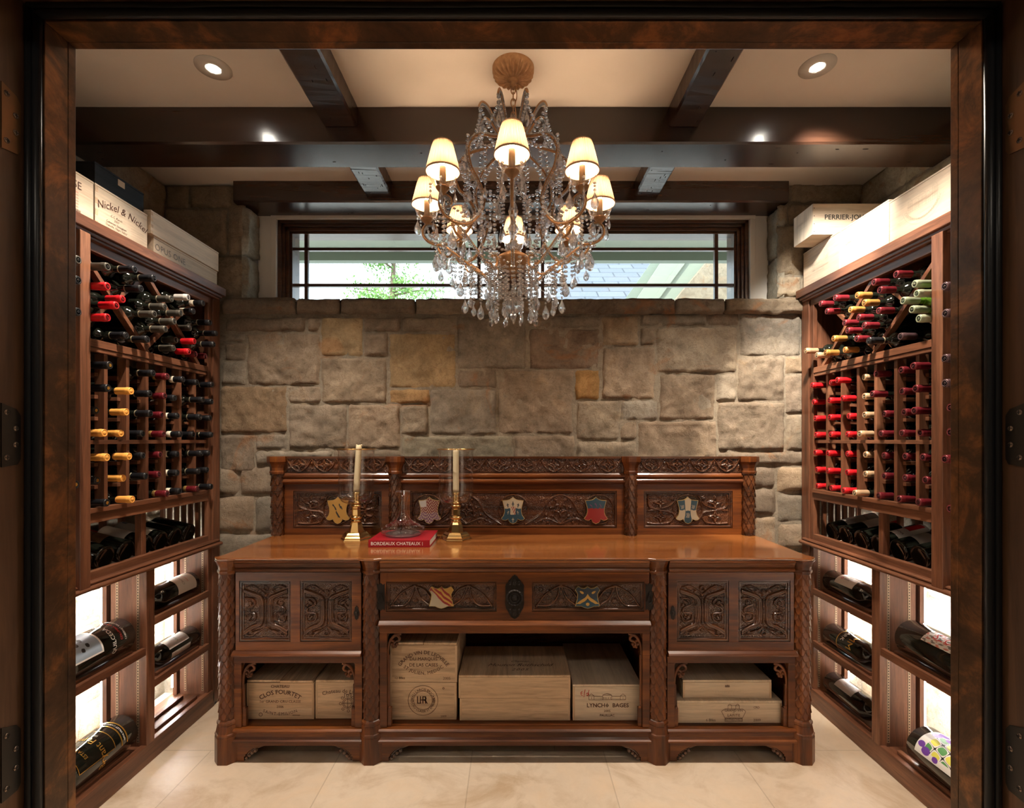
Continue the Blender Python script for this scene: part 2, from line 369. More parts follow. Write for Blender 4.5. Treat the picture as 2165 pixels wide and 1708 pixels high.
bw.mortar(-2.2,2.2,DB,3.08,0,2.235); bw.mortar(-2.2,-1.545,DB,3.08,2.235,ZC+.1); bw.mortar(1.545,2.2,DB,3.08,2.235,ZC+.1); bw.mortar(-1.545,1.545,DB+.001,3.08,2.80,ZC+.1)
K=3.383
def A_(x,y): return 450+x/K,600+y/K
def B_(x,y): return 1070+x/K,600+y/K
stA=[(90,235,672,345),(672,235,768,345),(768,235,1078,522),(80,350,240,420),(80,420,242,552),(60,552,244,725),(244,350,772,728),(772,522,1250,858),(1078,235,1354,350),(1354,235,1748,350),(1078,350,1260,522),(1260,350,1744,748),(1744,235,2245,612),
(50,728,536,1072),(536,728,778,858),(540,858,962,1184),(962,858,1346,1184),(1256,748,1556,862),(1346,862,1546,1082),(1550,748,2034,1082),(1748,612,2034,748),(2034,612,2582,1078),(50,1072,304,1353),(304,1072,540,1190),(304,1190,860,1300),(860,1184,1350,1300),(1350,1082,2150,1300)]
stB=[(148,225,322,318),(322,225,684,318),(160,318,672,612),(684,225,950,448),(950,205,1438,304),(1438,205,1668,304),(1668,205,2110,522),(950,304,1072,448),(1072,304,1656,642),(490,612,672,832),(684,448,1068,828),(500,832,812,1122),(812,828,1092,980),(812,980,940,1122),(1092,642,1500,975),(1500,642,1652,842),(1652,522,1992,842),(1992,515,2160,648),(1992,648,2160,932),(940,975,1510,1300),(1510,842,1994,1196),(1994,932,2160,1196),(54,1078,500,1300),(500,1122,940,1300),(1510,1196,2160,1300)]
special={('A',11):(.50,.36,.20),('A',17):(.52,.33,.16),('B',9):(.52,.31,.12),('B',0):(.36,.28,.2),('A',2):(.48,.35,.2),('A',7):(.42,.33,.235),('B',2):(.36,.27,.2),('A',26):(.40,.36,.27),('B',12):(.42,.38,.31),('A',13):(.38,.27,.17)}
for tg,lst,fn in (('A',stA,A_),('B',stB,B_)):
    for i,(x0,y0,x1,y1) in enumerate(lst):
        a,b=fn(x0,y0); c,d=fn(x1,y1)
        bw.stone((0,DB,0),EX,EZ,fB,ux(a,DB),uz(d,DB),ux(c,DB),uz(b,DB),.010,special.get((tg,i)),100+i+(50 if tg=='B' else 0),.0115)
bw.ashlar((0,DB,0),EX,EZ,fB,-1.76,.0,1.75,uz(600+1300/K,DB),21,.14,.4,cell=.022)
zb=uz(984,DB)
# ledge (window sill course), protrudes
led=[A_(60,0)[0],A_(587,0)[0],A_(902,0)[0],A_(1445,0)[0],B_(345,0)[0],B_(1216,0)[0],B_(1572,0)[0],B_(2150,0)[0]]
for i in range(len(led)-1):
    u0,u1=ux(led[i],2.81),ux(led[i+1],2.81)
    c=SC[i%8]; 
    bw.mortar(u0+.008,u1-.008,2.835,3.05,2.172,2.245)
    bw.stone((0,2.828,0),EX,EZ,fB,u0,2.165,u1,2.254,.026,c,300+i,.011,.003)
    bw.stone((0,0,2.236),EX,EY,EZ,u0,2.815,u1,3.03,.018,c,330+i,.014,.001,.5)
# stones beside the window, their colour lightened to stand in for light
sl=[(352,392,402,441),(402,392,494,441),(350,441,482,541),(482,432,520,541),(455,541,520,630),(350,541,455,630)]
sr=[(1672,388,1826,429),(1642,432,1666,476),(1666,429,1826,476),(1641,476,1704,583),(1641,583,1694,630),(1704,476,1826,583),(1694,583,1826,630)]
for i,(a,b,c,d) in enumerate(sl+sr):
    bw.stone((0,DB,0),EX,EZ,fB,ux(a,DB),uz(d,DB),ux(c,DB),uz(b,DB),.016,(.46,.36,.25) if i<6 else (.46,.38,.27),400+i,.012)
for sgn in(-1,1):
    for j,(z0,z1) in enumerate(((2.25,2.51),(2.51,2.79))):
        bw.stone((sgn*1.545,0,0),EY,EZ,(-sgn,0,0),DB-.02,z0,2.985,z1,.024,(.44,.40,.31),430+j+sgn,.012,.003)
bw.build('wall_back','sandstone block wall behind the carved sideboard, with a stone sill ledge')
for sgn,nm in((-1,'left'),(1,'right')):
    w=SW(); w.mortar(sgn*2.0,sgn*2.2,.98,3.1,0,ZC+.1)
    w.ashlar((sgn*2.0,0,0),EY,EZ,(-sgn,0,0),1.1,2.16,2.85,ZC,31+sgn,.13,.36,H=.016,cell=.016,cols=[(.48,.34,.20),(.43,.32,.21),(.52,.38,.23)] if sgn<0 else [(.54,.47,.34),(.50,.41,.29),(.58,.51,.38)])  # upper courses coloured lighter, making up for light that misses them
    w.ashlar((sgn*2.0,0,0),EY,EZ,(-sgn,0,0),1.1,0,2.85,2.16,41+sgn,.16,.40,H=.014,cell=.02,rough=.8,cols=[(.42,.36,.27),(.46,.37,.25),(.36,.30,.22)])
    w.build('wall_'+nm,'sandstone block wall behind the '+nm+' wine rack')
# floor, ceiling
struct('floor',MB().box(-2.2,2.2,-2.2,3.1,-.12,0),floorm,'pale beige limestone tile floor')
struct('ceiling',MB().box(-2.2,2.2,1.05,3.1,ZC,ZC+.12),plaster,'cream plaster ceiling between dark beams')
# front wall round the doorway + hall behind the camera
hallp=plain('hall_plaster',(.20,.16,.12),.8)
OX=.955; OZ=1.45+.853
m=MB(); m.box(-2.2,-OX-.001,.80,1.05,0,3.05); m.box(OX+.001,2.2,.80,1.05,0,3.05); m.box(-OX-.001,OX+.001,.80,1.05,OZ+.001,3.05)
struct('wall_front',m,plaster,'cellar wall around the doorway')
m=MB(); m.box(-2.2,-2.1,-2.2,.8,0,3.05); struct('wall_hall_left',m,hallp,'hall wall beyond the doorway on the left')
m=MB(); m.box(2.1,2.2,-2.2,.8,0,3.05); struct('wall_hall_right',m,hallp,'hall wall beyond the doorway on the right')
m=MB(); m.box(-2.2,2.2,-2.3,-2.2,0,3.05); struct('wall_hall_back',m,hallp,'hall wall opposite the doorway')
m=MB(); m.box(-2.2,2.2,-2.2,.8,2.95,3.05); struct('ceiling_hall',m,hallp,'hall ceiling')
# door frame
dr=thing('door_1',(0,.93,0),'dark wooden door frame with bronze stop and black seal around the view','door',kind='structure')
for sgn in(-1,1):
    part('jamb',MB().box(sgn*OX,sgn*(OX+.03),.79,.9765,0,OZ+.03),jambwood,dr)
part('head_jamb',MB().box(-OX,OX,.79,.9765,OZ,OZ+.03),jambwood,dr)
BX=.926; BZ=1.45+.827
for sgn in(-1,1):
    m=MB(); m.box(sgn*BX,sgn*(OX+.01),.982,1.033,0,BZ+.02); m.box(sgn*(BX),sgn*(OX+.01),1.0335,1.052,0,BZ+.02)
    part('bronze_stop',m,bronze,dr,bev=.0012)
m=MB(); m.box(-BX+.0,BX,.982,1.033,BZ,OZ+.01); m.box(-BX,BX,1.0335,1.052,BZ,OZ+.01); part('bronze_head',m,bronze,dr,bev=.0012)
def wav(t,z0):
    return z0+.0015*math.sin(t*9)+.003*math.exp(-((t-.62)/.03)**2)-.003*math.exp(-((t+.66)/.05)**2)
for k,(o_,r) in enumerate(((.0085,.0082),(.0225,.0072))):
    m=MB()
    for sgn in(-1,1):
        m.tube([(sgn*(BX+o_),.975-.002*k,z) for z in (0,.6,1.2,1.8,BZ+o_)],r,10)
    m.tube([(x,.974-.002*k,wav(x,BZ+o_) if k else BZ+o_) for x in np.linspace(-BX-o_,BX+o_,70)],r,10)
    part('rubber_seal',m,rubber,dr)
for sgn in(-1,1):
    for zc,hh in ((uz(255,.944),.062),(uz(920,.944),.060),(uz(1605,.944),.070)):
        m=MB(); xi=sgn*OX
        pl=[(.925,-hh),(.955,-hh+.004),(.961,-hh+.014),(.961,hh-.022),(.953,hh-.010),(.925,hh)]
        vs=[(y,zc+z) for y,z in pl]
        m.prism(vs,xi-sgn*.0025,xi+sgn*.001,'x')
        hp=part('hinge_plate',m,steel if zc<1.6 else plain('bronze_hinge',(.20,.11,.055),.4,.7) ,dr)
        for (yy,zz) in ((.934,hh*.72),(.951,hh*.22),(.951,-hh*.30),(.934,-hh*.70)):
            q=MB(); q.lathe([(.0001,0),(.0052,0),(.0048,.0012),(.0001,.0014)],16,(0,0,0),'x')
            for a in (0,PI/2): 
                q.box(.0013,.0018,-.0032*math.cos(a)-.0006,.0032*math.cos(a)+.0006,-.0032*math.sin(a)-.0006,.0032*math.sin(a)+.0006,1)
            if sgn>0: q.xf(Matrix.Rotation(PI,4,'Z'))
            q.xf(Matrix.Translation((xi-sgn*.0026,yy,zc+zz)))
            part('screw',q,[screwm,blackink],hp)
# ------------------------------------------------------------------ beams
def beam(name,x0,x1,y0,y1,z0,z1,mat,label,seed,ax):
    n=40; r=random.Random(seed); m=MB()
    # gently uneven hewn beam
    L0,L1=(x0,x1) if ax=='x' else (y0,y1); rows=[]
    for i in range(n+1):
        t=L0+(L1-L0)*i/n; j=[r.uniform(-.0007,.0007) for _ in range(8)]
        a0,a1=(y0,y1) if ax=='x' else (x0,x1); c=.008
        sec=[(a0+j[0],z0+c),(a0+c,z0+j[1]),(a1-c,z0+j[2]),(a1+j[3],z0+c),(a1+j[4],z1),(a0+j[5],z1)]
        rows.append([(t,p,q) if ax=='x' else (p,t,q) for p,q in sec])
    N=6; vs=[p for R_ in rows for p in R_]; fs=[]
    for i in range(n):
        for k in range(N): fs.append((i*N+k,i*N+(k+1)%N,(i+1)*N+(k+1)%N,(i+1)*N+k))
    fs+=[tuple(range(N)),tuple(range((n+1)*N-1,n*N-1,-1))]
    m.add(vs,fs)
    for i in range(16):  # nicks and worm holes
        t=r.uniform(L0,L1); a=r.uniform(a0+.02,a1-.02); ln=r.uniform(.004,.03)
        c3=(t,a,z0) if ax=='x' else (a,t,z0); m.ball(c3,.0022,6,4,1,(ln/.004 if ax=='x' else 1,1 if ax=='x' else ln/.004,.7))
    o=thing(name,((x0+x1)/2,(y0+y1)/2,z0),label,'beam'); part('timber',m,[mat,plain('nick',(.008,.004,.003),.8)],o); return o
beam('ceiling_beam',-2.0,2.0,2.178,2.375,2.75,2.915,beamx,'long dark stained beam crossing the whole ceiling behind the chandelier',1,'x')
beam('ceiling_beam',ux(493,2.80),ux(1668,2.80),2.80,3.0,2.792,2.915,beamx,'short dark header beam over the window',2,'x')
gb='cross beams between the main beams'
beam('ceiling_beam',-.83,-.683,1.06,2.1755,2.823,2.915,beamy,'front left dark cross beam meeting the main beam',3,'y')
beam('ceiling_beam',.683,.815,1.06,2.1755,2.823,2.915,beamy,'front right dark cross beam meeting the main beam',4,'y')
beam('ceiling_beam',-.83,-.685,2.3775,2.7975,2.823,2.915,beamy,'rear left short cross beam between main beam and header',5,'y')
beam('ceiling_beam',.685,.82,2.3775,2.7975,2.823,2.915,beamy,'rear right short cross beam between main beam and header',6,'y')
# ------------------------------------------------------------------ window
wn=thing('window_1',(0,3.03,2.25),'wide low window with dark wooden frame and thin grille bars above the stone ledge','window',kind='structure')
m=MB()
for sgn in(-1,1):
    m.box(sgn*1.53,sgn*1.452,2.978,3.10,2.24,2.80); m.box(sgn*1.450,sgn*1.418,2.970,3.12,2.24,2.795)
m.box(-1.45,1.45,2.968,3.10,2.775,2.80); part('white_casing',m,whitepaint,wn,bev=.002)
m=MB()
for (d0,d1,xo,xi,zt0,zt1) in ((2.990,3.14,1.418,1.398,2.775,2.757),(3.004,3.14,1.398,1.382,2.757,2.742),(3.02,3.14,1.382,1.364,2.742,2.724),(3.036,3.14,1.364,1.350,2.724,2.710)):
    for sgn in(-1,1): m.box(sgn*xo,sgn*xi,d0,d1,2.22,zt0)
    m.box(-xo,xo,d0,d1,zt1,zt0); 
m.box(-1.418,1.418,3.0,3.14,2.20,2.235)
part('outer_frame',m,winwood,wn,bev=.0015)
ds=3.06
m=MB(); m.box(ux(1053,ds),ux(1112,ds),3.02,3.12,2.22,2.725); m.box(ux(1070,ds),ux(1096,ds),2.995,3.02,2.22,2.735)
part('centre_mullion',m,winwood,wn,bev=.002)
for xs in ((ux(606,ds),ux(1053,ds),(649,1013)),(ux(1112,ds),ux(1558,ds),(1147,1513))):
    m=MB(); m.box(xs[0],xs[1],3.056,3.058,2.22,2.712); sp=part('sash_pane',m,paneglass,wn)
    for vx in xs[2]: part('grille_bar',MB().box(ux(vx,ds)-.011,ux(vx,ds)+.011,3.046,3.070,2.235,2.712),winwood,wn,bev=.002)
    for py in (528,604): part('grille_bar',MB().box(xs[0],xs[1],3.045,3.071,uz(py,ds)-.009,uz(py,ds)+.009),winwood,wn,bev=.002)
# ------------------------------------------------------------------ outside
eav=plain('painted_eave',(.30,.34,.27),.6); eav2=plain('painted_fascia',(.22,.26,.21),.6)
struct('ground_outside',MB().box(-14,14,3.35,22,-.5,-.4),plain('pale_gravel',(.50,.48,.44),.9),'pale gravel ground outside the window',cat='ground')
m=MB(); m.box(-4.5,4.5,3.31,4.62,3.20,3.26); 
for y in (3.5,3.9,4.3): m.box(-4.5,4.5,y,y+.012,3.19,3.205)
m.box(-4.5,4.5,4.62,4.70,3.12,3.34,1); m.box(-4.5,1.86,4.70,4.79,3.16,3.27,1)
struct('roof_eave',m,[eav,eav2],'pale green painted eave overhang outside the window',cat='eave')
m=MB(); m.box(-4.5,4.5,3.12,3.30,0,2.2); m.box(-4.5,-1.55,3.12,3.30,2.2,3.2); m.box(1.55,4.5,3.12,3.30,2.2,3.2); m.box(-1.55,1.55,3.145,3.30,2.78,3.2)
struct('wall_outside',m,stone_mat('exterior_stone',1.,False),'outer stone face of the cellar wall')
# neighbouring roof
slm,nt,b=nmat('blue_grey_slates'); tc=nt.nodes.new('ShaderNodeTexCoord'); br=nt.nodes.new('ShaderNodeTexBrick'); L(nt,tc.outputs['Object'],br.inputs['Vector'])
br.inputs['Scale'].default_value=1; br.inputs['Brick Width'].default_value=.42; br.inputs['Row Height'].default_value=.26; br.inputs['Mortar Size'].default_value=.012
br.inputs['Color1'].default_value=(.11,.13,.165,1); br.inputs['Color2'].default_value=(.14,.16,.20,1); br.inputs['Mortar'].default_value=(.05,.06,.075,1)
L(nt,br.outputs['Color'],b.inputs['Base Color']); b.inputs['Roughness'].default_value=.7
rf=thing('neighbouring_roof',(1.8,8,2.0),'blue grey slate roof with pale gable boards outside the window, at right','roof')
m=MB(); m.box(0,2.1,0,3.4,-.04,0); o=part('slate_slope',m,slm,rf,world=False); o.location=(-1.15,-1.0,1.3); o.rotation_euler=(math.radians(34),0,0)
d=6.0
def P6(x,y,dd=6.0): return (ux(x,dd),uz(y,dd))
m=MB(); q=[P6(1378,553),P6(1400,553),P6(1345,632),P6(1322,632)]; m.prism(q,6.0,6.10,'y'); part('rake_edge',m,eav2,rf)
m=MB(); q=[P6(1400,549),P6(1505,549),P6(1430,640),P6(1340,640)]; m.prism(q,5.9,5.98,'y'); 
q=[P6(1440,549),P6(1452,549),P6(1385,640),P6(1373,640)]; m.prism(q,5.86,5.9,'y'); part('gable_board',m,eav,rf)
m=MB(); q=[P6(1500,540),P6(1560,520),P6(1560,660),P6(1400,660)]; m.prism(q,5.6,5.8,'y'); part('gable_wall',m,stone_mat('gable_stone',1.,False),rf)
# tree
leafm,nt,b=nmat('tree_leaves'); v=coords(nt); L(nt,ramp(nt,noise(nt,v,6),[(.3,(.10,.26,.05)),(.7,(.28,.50,.12))]),b.inputs['Base Color']); b.inputs['Transmission Weight'].default_value=.0
tr=thing('garden_tree',(-2.1,9,0),'leafy green tree seen through the left side of the window','tree')
m=MB(); m.tube([(-2.1,9,-.4),(-2.08,9,2.5),(-2.2,9,3.8),(-2.15,9,5.0)],[.14,.10,.06,.03],8)
r=random.Random(3)
tips=[]
for k in range(16):
    a=r.uniform(0,2*PI); z0=r.uniform(3.5,4.8); ln=r.uniform(.5,1.1); e=(-2.15+ln*math.cos(a),9+ln*.5*math.sin(a),z0+r.uniform(-.1,.4)); m.tube([(-2.17,9,z0),((-2.17+e[0])/2,(9+e[1])/2,(z0+e[2])/2+.05),e],[.022,.014,.006],5); tips.append(((-2.17,9,z0),e))
part('trunk',m,plain('bark',(.18,.13,.09),.8),tr)
m=MB()
for k in range(5200):
    A,B=tips[r.randrange(len(tips))]; u=r.uniform(.25,1.1); c=Vector(A).lerp(Vector(B),u)+Vector([r.gauss(0,.11) for _ in range(3)]); s_=r.uniform(.02,.045)
    u1=Vector([r.uniform(-1,1) for _ in range(3)]).normalized(); v1=u1.orthogonal().normalized()
    m.add([c-u1*s_,c+v1*s_*.45,c+u1*s_,c-v1*s_*.45],[(0,1,2,3)])
part('foliage',m,leafm,tr)
# ------------------------------------------------------------------ recessed lights
for (px,py,lab) in ((451,143,'round recessed ceiling light at upper left'),(1728,140,'round recessed ceiling light at upper right')):
    y=1.46*F/(930-py); x=ux(px,y); t=thing('ceiling_downlight',(x,y,ZC),lab,'ceiling light','recessed lights in the ceiling')
    m=MB(); m.lathe([(.066,0.0),(.066,-.003),(.030,-.006),(.0245,-.004),(.0245,.002)],36); part('trim_ring',m,whitepaint,t,world=False)
    m=MB(); m.lathe([(.0001,-.0045),(.023,-.0045)],24); part('lens',m,plain('spot_lens',(1,1,1),.3,emit=(1,.93,.82),es=120),t,world=False)
# ------------------------------------------------------------------ wine racks
led=plain('led_strip',(1,1,1),.4,emit=(1,.98,.94),es=290)
stdm=plain('shelf_standard',(.42,.31,.22),.35,.6); hole=plain('slot_dark',(.01,.008,.006),.8)
CZ=(2.671,2.76),(2.713,2.806)
def build_rack(s,dv,far,near_st,label):
    """s=-1 left, +1 right. dv: list of divider centre y near->far ; far=(y0,y1) far stile ; near_st=(y0,y1)"""
    R=thing('wine_rack',(s*1.82,2.2,0),label,'wine rack')
    X=lambda a:s*a
    nm='xyz'
    def bx(m,a0,a1,y0,y1,z0,z1,mi=0): m.box(X(a0),X(a1),y0,y1,z0,z1,mi)
    ye=far[1]; y0=1.10
    m=MB(); bx(m,1.60,1.99,y0,ye+.004,2.247,2.29); part('crown_board',m,walnut['y'],R,.0025)
    m=MB(); bx(m,1.612,1.66,y0,ye-.01,2.232,2.247); bx(m,1.622,1.66,y0,ye-.02,2.222,2.234); part('crown_moulding',m,walnut['y'],R,.003)
    bays=[(near_st[1],far[0]),(1.14,near_st[0])]
    for a,b in bays:
        m=MB(); bx(m,1.640,1.662,a,b,2.186,2.232); part('top_rail',m,walnut['y'],R,.0015)
        m=MB(); bx(m,1.640,1.664,a,b,1.815,1.845); bx(m,1.644,1.664,a,b,1.797,1.8135); part('middle_rail',m,walnut['y'],R,.0012)
        m=MB(); bx(m,1.650,1.672,a,b,1.433,1.450); part('thin_rail',m,walnut['y'],R,.0012)
        m=MB(); bx(m,1.632,1.664,a,b,1.165,1.183); part('rail_shelf',m,walnut['y'],R,.0012)
        m=MB(); bx(m,1.640,1.668,a,b,1.125,1.1645); part('lower_rail',m,walnut['y'],R,.0012)
        m=MB(); bx(m,1.640,1.668,a,b,.902,.936); bx(m,1.668,1.93,a,b,.880,.900); part('display_shelf',m,walnut['y'],R,.0012)
        for xx,zz in ((1.94,1.80),(1.925,1.4295),(1.94,1.15),(1.94,2.215),(1.91,.953)):
            m=MB(); bx(m,xx,xx+.02,a,b,zz-.009,zz+.009); part('rear_rail',m,walnut['y'],R)
    # moulding with rounded nose
    pr=[]
    for k in range(9): t=PI*k/8; pr.append((1.612-.012*math.sin(t),.882+.010*math.cos(t)))
    for k in range(7): t=PI*k/6; pr.append((1.616-.008*math.sin(t),.866 if False else .8985-.0001+.006*math.cos(t)))
    m=MB(); a1=[(X(p[0]),p[1]) for p in pr[:9]]+[(X(1.66),.872),(X(1.66),.892)]; m.extr(a1,y0,ye-.025,'y',smooth=False)
    a2=[(X(1.622-.008*math.sin(PI*k/6)),.899+.0065*math.cos(PI*k/6)) for k in range(7)]+[(X(1.66),.8925),(X(1.66),.9055)]; m.extr(a2,y0,ye-.03,'y')
    part('waist_moulding',m,walnut['y'],R)
    # stiles
    m=MB(); bx(m,1.605,1.66,near_st[0],near_st[1],.888,2.232); part('front_stile',m,walnut['z'],R,.002)
    m=MB(); bx(m,1.632,1.662,far[0]+.03,far[1],0.02,2.232); bx(m,1.640,1.662,far[0],far[0]+.028,.09,2.232); part('front_stile',m,walnut['z'],R,.002)
    # end panels
    m=MB(); bx(m,1.664,1.93,far[0]+.048,far[1]-.02,1.15,2.23); part('side_panel',m,walnut['z'],R)
    m=MB(); bx(m,1.662,1.93,near_st[0]+.004,near_st[0]+.014,1.80,2.23); part('side_panel',m,walnut['z'],R)
    for k in range(7):
        m=MB(); x0=1.672+k*.038; bx(m,x0,x0+.019,far[0]+.026,far[0]+.044,.9005,1.16); part('vertical_slat',m,walnut['z'],R,.001)
    # lattice posts (one mesh shared per size)
    ys=list(dv)+[near_st[0]-.004,near_st[0]-.118]
    pf=MB(); pf.box(-.020,.020,-.009,.009,1.183,1.80); mf=pf.mesh('lattice_post',[walnut['z']])
    rg=MB(); rg.box(-.105,.135,-.026,.026,-.0075,.0075); mr=rg.mesh('bottle_rung',[walnut['x']])
    rows=[1.745,1.655,1.567,1.478,1.381,1.290,1.201]
    for y in ys:
        for xx in (1.680,1.905): link('lattice_post',mf,R,(X(xx)-R.location.x,y-R.location.y,0),bev=.001)
        for z in rows[:3]+rows[4:6]:
            link('bottle_rung',mr,R,(X(1.79)-R.location.x,y-R.location.y,z-.0308),bev=.0008) if s>0 else link('bottle_rung',mr,R,(X(1.79)-R.location.x,y-R.location.y,z-.0308),(0,0,PI),bev=.0008)
    # diagonal slats
    ya,yb=near_st[1]+.005,far[0]-.005; h=1.845; H=2.186; half=(yb-ya-.055)/2
    def diag(y_a,z_a,y_b,z_b,xx,wd=.028,th=.018):
        dy,dz=y_b-y_a,z_b-z_a; ln=math.hypot(dy,dz); n=(-dz/ln*th/2,dy/ln*th/2)
        q=[(y_a+n[0],z_a+n[1]),(y_b+n[0],z_b+n[1]),(y_b-n[0],z_b-n[1]),(y_a-n[0],z_a-n[1])]
        m=MB(); m.prism(q,X(xx),X(xx+wd),'x'); part('diagonal_slat',m,walnut['y'],R,.001)
    for k in range(2):
        a=ya+k*(half+.004); b=a+half
        for xx in (1.652,1.940):
            diag(a,H,b,h,xx); diag(a+.004,h+.012,b,H-.008,xx+.0285*(1 if xx<1.8 else 0)-(.027 if xx>1.8 else 0)*0,.026 if xx<1.8 else .028)
    # magnum display posts
    ym=(2.22+2.249)/2 if s<0 else 2.245
    m=MB(); bx(m,1.662,1.692,ym-.014,ym+.014,.9005,1.1645); part('display_post',m,walnut['z'],R,.0012)
    for y in (dv[:-1] if s<0 else dv):
        m=MB(); bx(m,1.945,1.965,y-.010,y+.012,.8,1.16); part('rear_post',m,walnut['z'],R)
    # lower display bays
    lb=2.236; 
    m=MB(); bx(m,1.632,1.664,lb-.025,lb+.025,.085,.888); part('base_post',m,walnut['z'],R,.0015)
    for yy in (far[0]+.004,lb-.021,1.60):
        m=MB(); bx(m,1.664,1.795,yy,yy+.018,.06,.885); part('bay_panel',m,walnut['z'],R)
        m=MB(); bx(m,1.806,1.826,yy-.01,yy+.03,.06,.885); part('rear_stile',m,walnut['z'],R)
        m=MB(); bx(m,1.8265,1.836,yy-.006,yy+.006,.12,.868); part('light_strip',m,led,R)
        for a in (1.672,1.765):
            m=MB(); bx(m,a-.006,a+.006,yy-.0025,yy,.10,.872)
            z=.105
            while z<.868: bx(m,a-.0022,a+.0022,yy-.0031,yy-.0024,z,z+.0045,1); z+=.0125
            part('shelf_standard',m,[stdm,hole],R)
    m=MB(); bx(m,1.632,1.66,1.10,far[1]-.05,0,.090); part('plinth_board',m,walnut['y'],R,.003)
    m=MB(); bx(m,1.6605,1.84,1.10,far[1]-.01,.055,.082); part('base_deck',m,walnut['y'],R)
    for a,b,z in ((lb+.026,far[0]+.003,.64),(lb+.026,far[0]+.003,.356),(1.62,lb-.024,.524)):
        m=MB(); bx(m,1.636,1.654,a,b,z-.034,z); bx(m,1.6545,1.80,a,b,z-.030,z-.014); part('display_ledge',m,walnut['y'],R,.0012)
        zb=z-.014
        for xx in (1.683,1.757): 
            m=MB(); bx(m,xx-.011,xx+.011,a+.07,b-.03,zb,zb+.016); part('cradle_strip',m,walnut['y'],R,.003)
    for a,b in ((lb+.03,far[0]),(1.64,lb-.03)):
        for xx in (1.683,1.757):
            m=MB(); bx(m,xx-.011,xx+.011,a+.06,b-.04,.082,.098); part('cradle_strip',m,walnut['y'],R,.003)
    return R,rows
dvL=[2.0286,2.1434,2.2564,2.3688,2.4815,2.5949]; dvR=[2.039,2.156,2.275,2.391,2.508,2.627]
dvL=[d-.004 for d in dvL]
build_rack(-1,dvL,(2.671,2.763),(1.841,1.887),'tall walnut wine rack along the left wall')
build_rack(1,dvR,(2.713,2.809),(1.856,1.907),'tall walnut wine rack along the right wall')
# ------------------------------------------------------------------ bottles
def bprof(L_,rb,rn,body,neck):
    # base at h=-L_, tip at 0
    p=[(.0001,-L_+.012),(rb*.55,-L_+.010),(rb*.80,-L_+.001),(rb*.93,-L_+.0015),(rb,-L_+.008),(rb,-L_+body)]
    sh=L_-body-neck
    for k in range(1,8):
        t=k/7; p.append((rn+(rb-rn)*(.5+.5*math.cos(PI*t))**.85,-L_+body+sh*t))
    p.append((rn,-.003)); return p
def bottle_meshes(L_,rb,rn,body,neck,cap,n=20,glass=bottle_glass):
    g=MB(); g.lathe(bprof(L_,rb,rn,body,neck),n,axis='x')
    return g.mesh('bottle_glass',[glass])
slimg=bottle_meshes(.30,.0345,.0138,.185,.085,.06); stdg=bottle_meshes(.30,.0375,.0138,.185,.085,.06); grg=bottle_meshes(.30,.0345,.0138,.185,.085,.06,glass=green_glass)
capmesh={}
def capm(k):
    if k in capmesh: return capmesh[k]
    m=MB(); m.lathe([(.0143,-.062),(.0150,-.060),(.0149,-.022),(.0158,-.020),(.0160,-.012),(.0152,-.010),(.0154,-.004),(.0146,.0008),(.0118,.0014),(.0112,.0004),(.0080,.0004),(.0074,.0012),(.0001,.0012)],18,axis='x')
    capmesh[k]=m.mesh('foil_capsule',[CAPM[k]]); return capmesh[k]
m=MB(); m.lathe([(.0149,-.0623),(.0155,-.062),(.0154,-.042),(.0149,-.0415)],18,axis='x'); bandmesh=m.mesh('neck_band',[cream])
m=MB(); m.lathe([(.0149,-.0633),(.0154,-.063),(.0154,-.059),(.0149,-.0587)],18,axis='x'); thinband=m.mesh('neck_band',[plain('dull_gold',(.30,.26,.17),.4,.5)])
m=MB(); m.lathe([(.0150,-.063),(.0156,-.062),(.0156,-.050),(.0150,-.049)],18,axis='x'); goldband=m.mesh('neck_band',[plain('soft_gold_band',(.36,.22,.07),.35,.6)])
m=MB(); rr=random.Random(2)
for k in range(7):
    a=k*.9; q=circ(.0045*math.cos(a),.0045*math.sin(a),.0016+.001*rr.random(),6); m.add([(.0019,p[0],p[1]) for p in q[:-1]],[tuple(range(6))])
m.box(.0013,.0021,-.0012,.0012,-.006,.006); m.box(.0013,.0021,-.006,.006,-.0012,.0012)
crestmesh=m.mesh('foil_crest',[goldfoil])
m=MB(); m.lathe([(.0095,.0013),(.0102,.0022),(.0110,.0013)],18,axis='x'); m.lathe([(.0030,.0013),(.0037,.0020),(.0044,.0013)],12,axis='x'); ringmesh={}
def ringm(k):
    if k not in ringmesh:
        c=CAPC[k][0]; q=MB(); q.merge(m); ringmesh[k]=q.mesh('embossed_ring',[plain('emboss_'+k,tuple(min(1,v*1.7+.09) for v in c),.28,.4)])
    return ringmesh[k]
def bottle(s,xt,y,z,k,label,group,spin=0.,slim=False):
    o=thing('wine_bottle',(s*xt,y,z),label,'bottle',group); o.rotation_euler=(spin,0,0 if s<0 else PI)
    link('bottle_glass',grg if k=='green' else (slimg if slim else stdg),o); cap=link('foil_capsule',capm(k),o)
    if k=='band': link('neck_band',bandmesh,o)
    elif k in('olive','black'): link('neck_band',thinband,o)
    elif k=='dkred' and s<0: link('neck_band',goldband,o)
    if k=='crest': link('foil_crest',crestmesh,o)
    elif k!='orange': link('embossed_ring',ringm(k if k!='band' else 'black'),cap)
    return o
ORD=['first','second','third','fourth','fifth','sixth','seventh']
CN={'orange':'orange-capped','black':'black-capped','crest':'gold-crested black-capped','dkred':'dark red capped','band':'black-capped cream-banded','red':'bright red capped','tan':'tan gold capped','olive':'olive grey capped','gold':'gold-capped','white':'white-capped','green':'pale green capped','purple':'dark brown capped'}
ROWS=[1.745,1.655,1.567,1.478,1.381,1.290,1.201]
def tipx(px,y): return abs(px-PX)*y/F
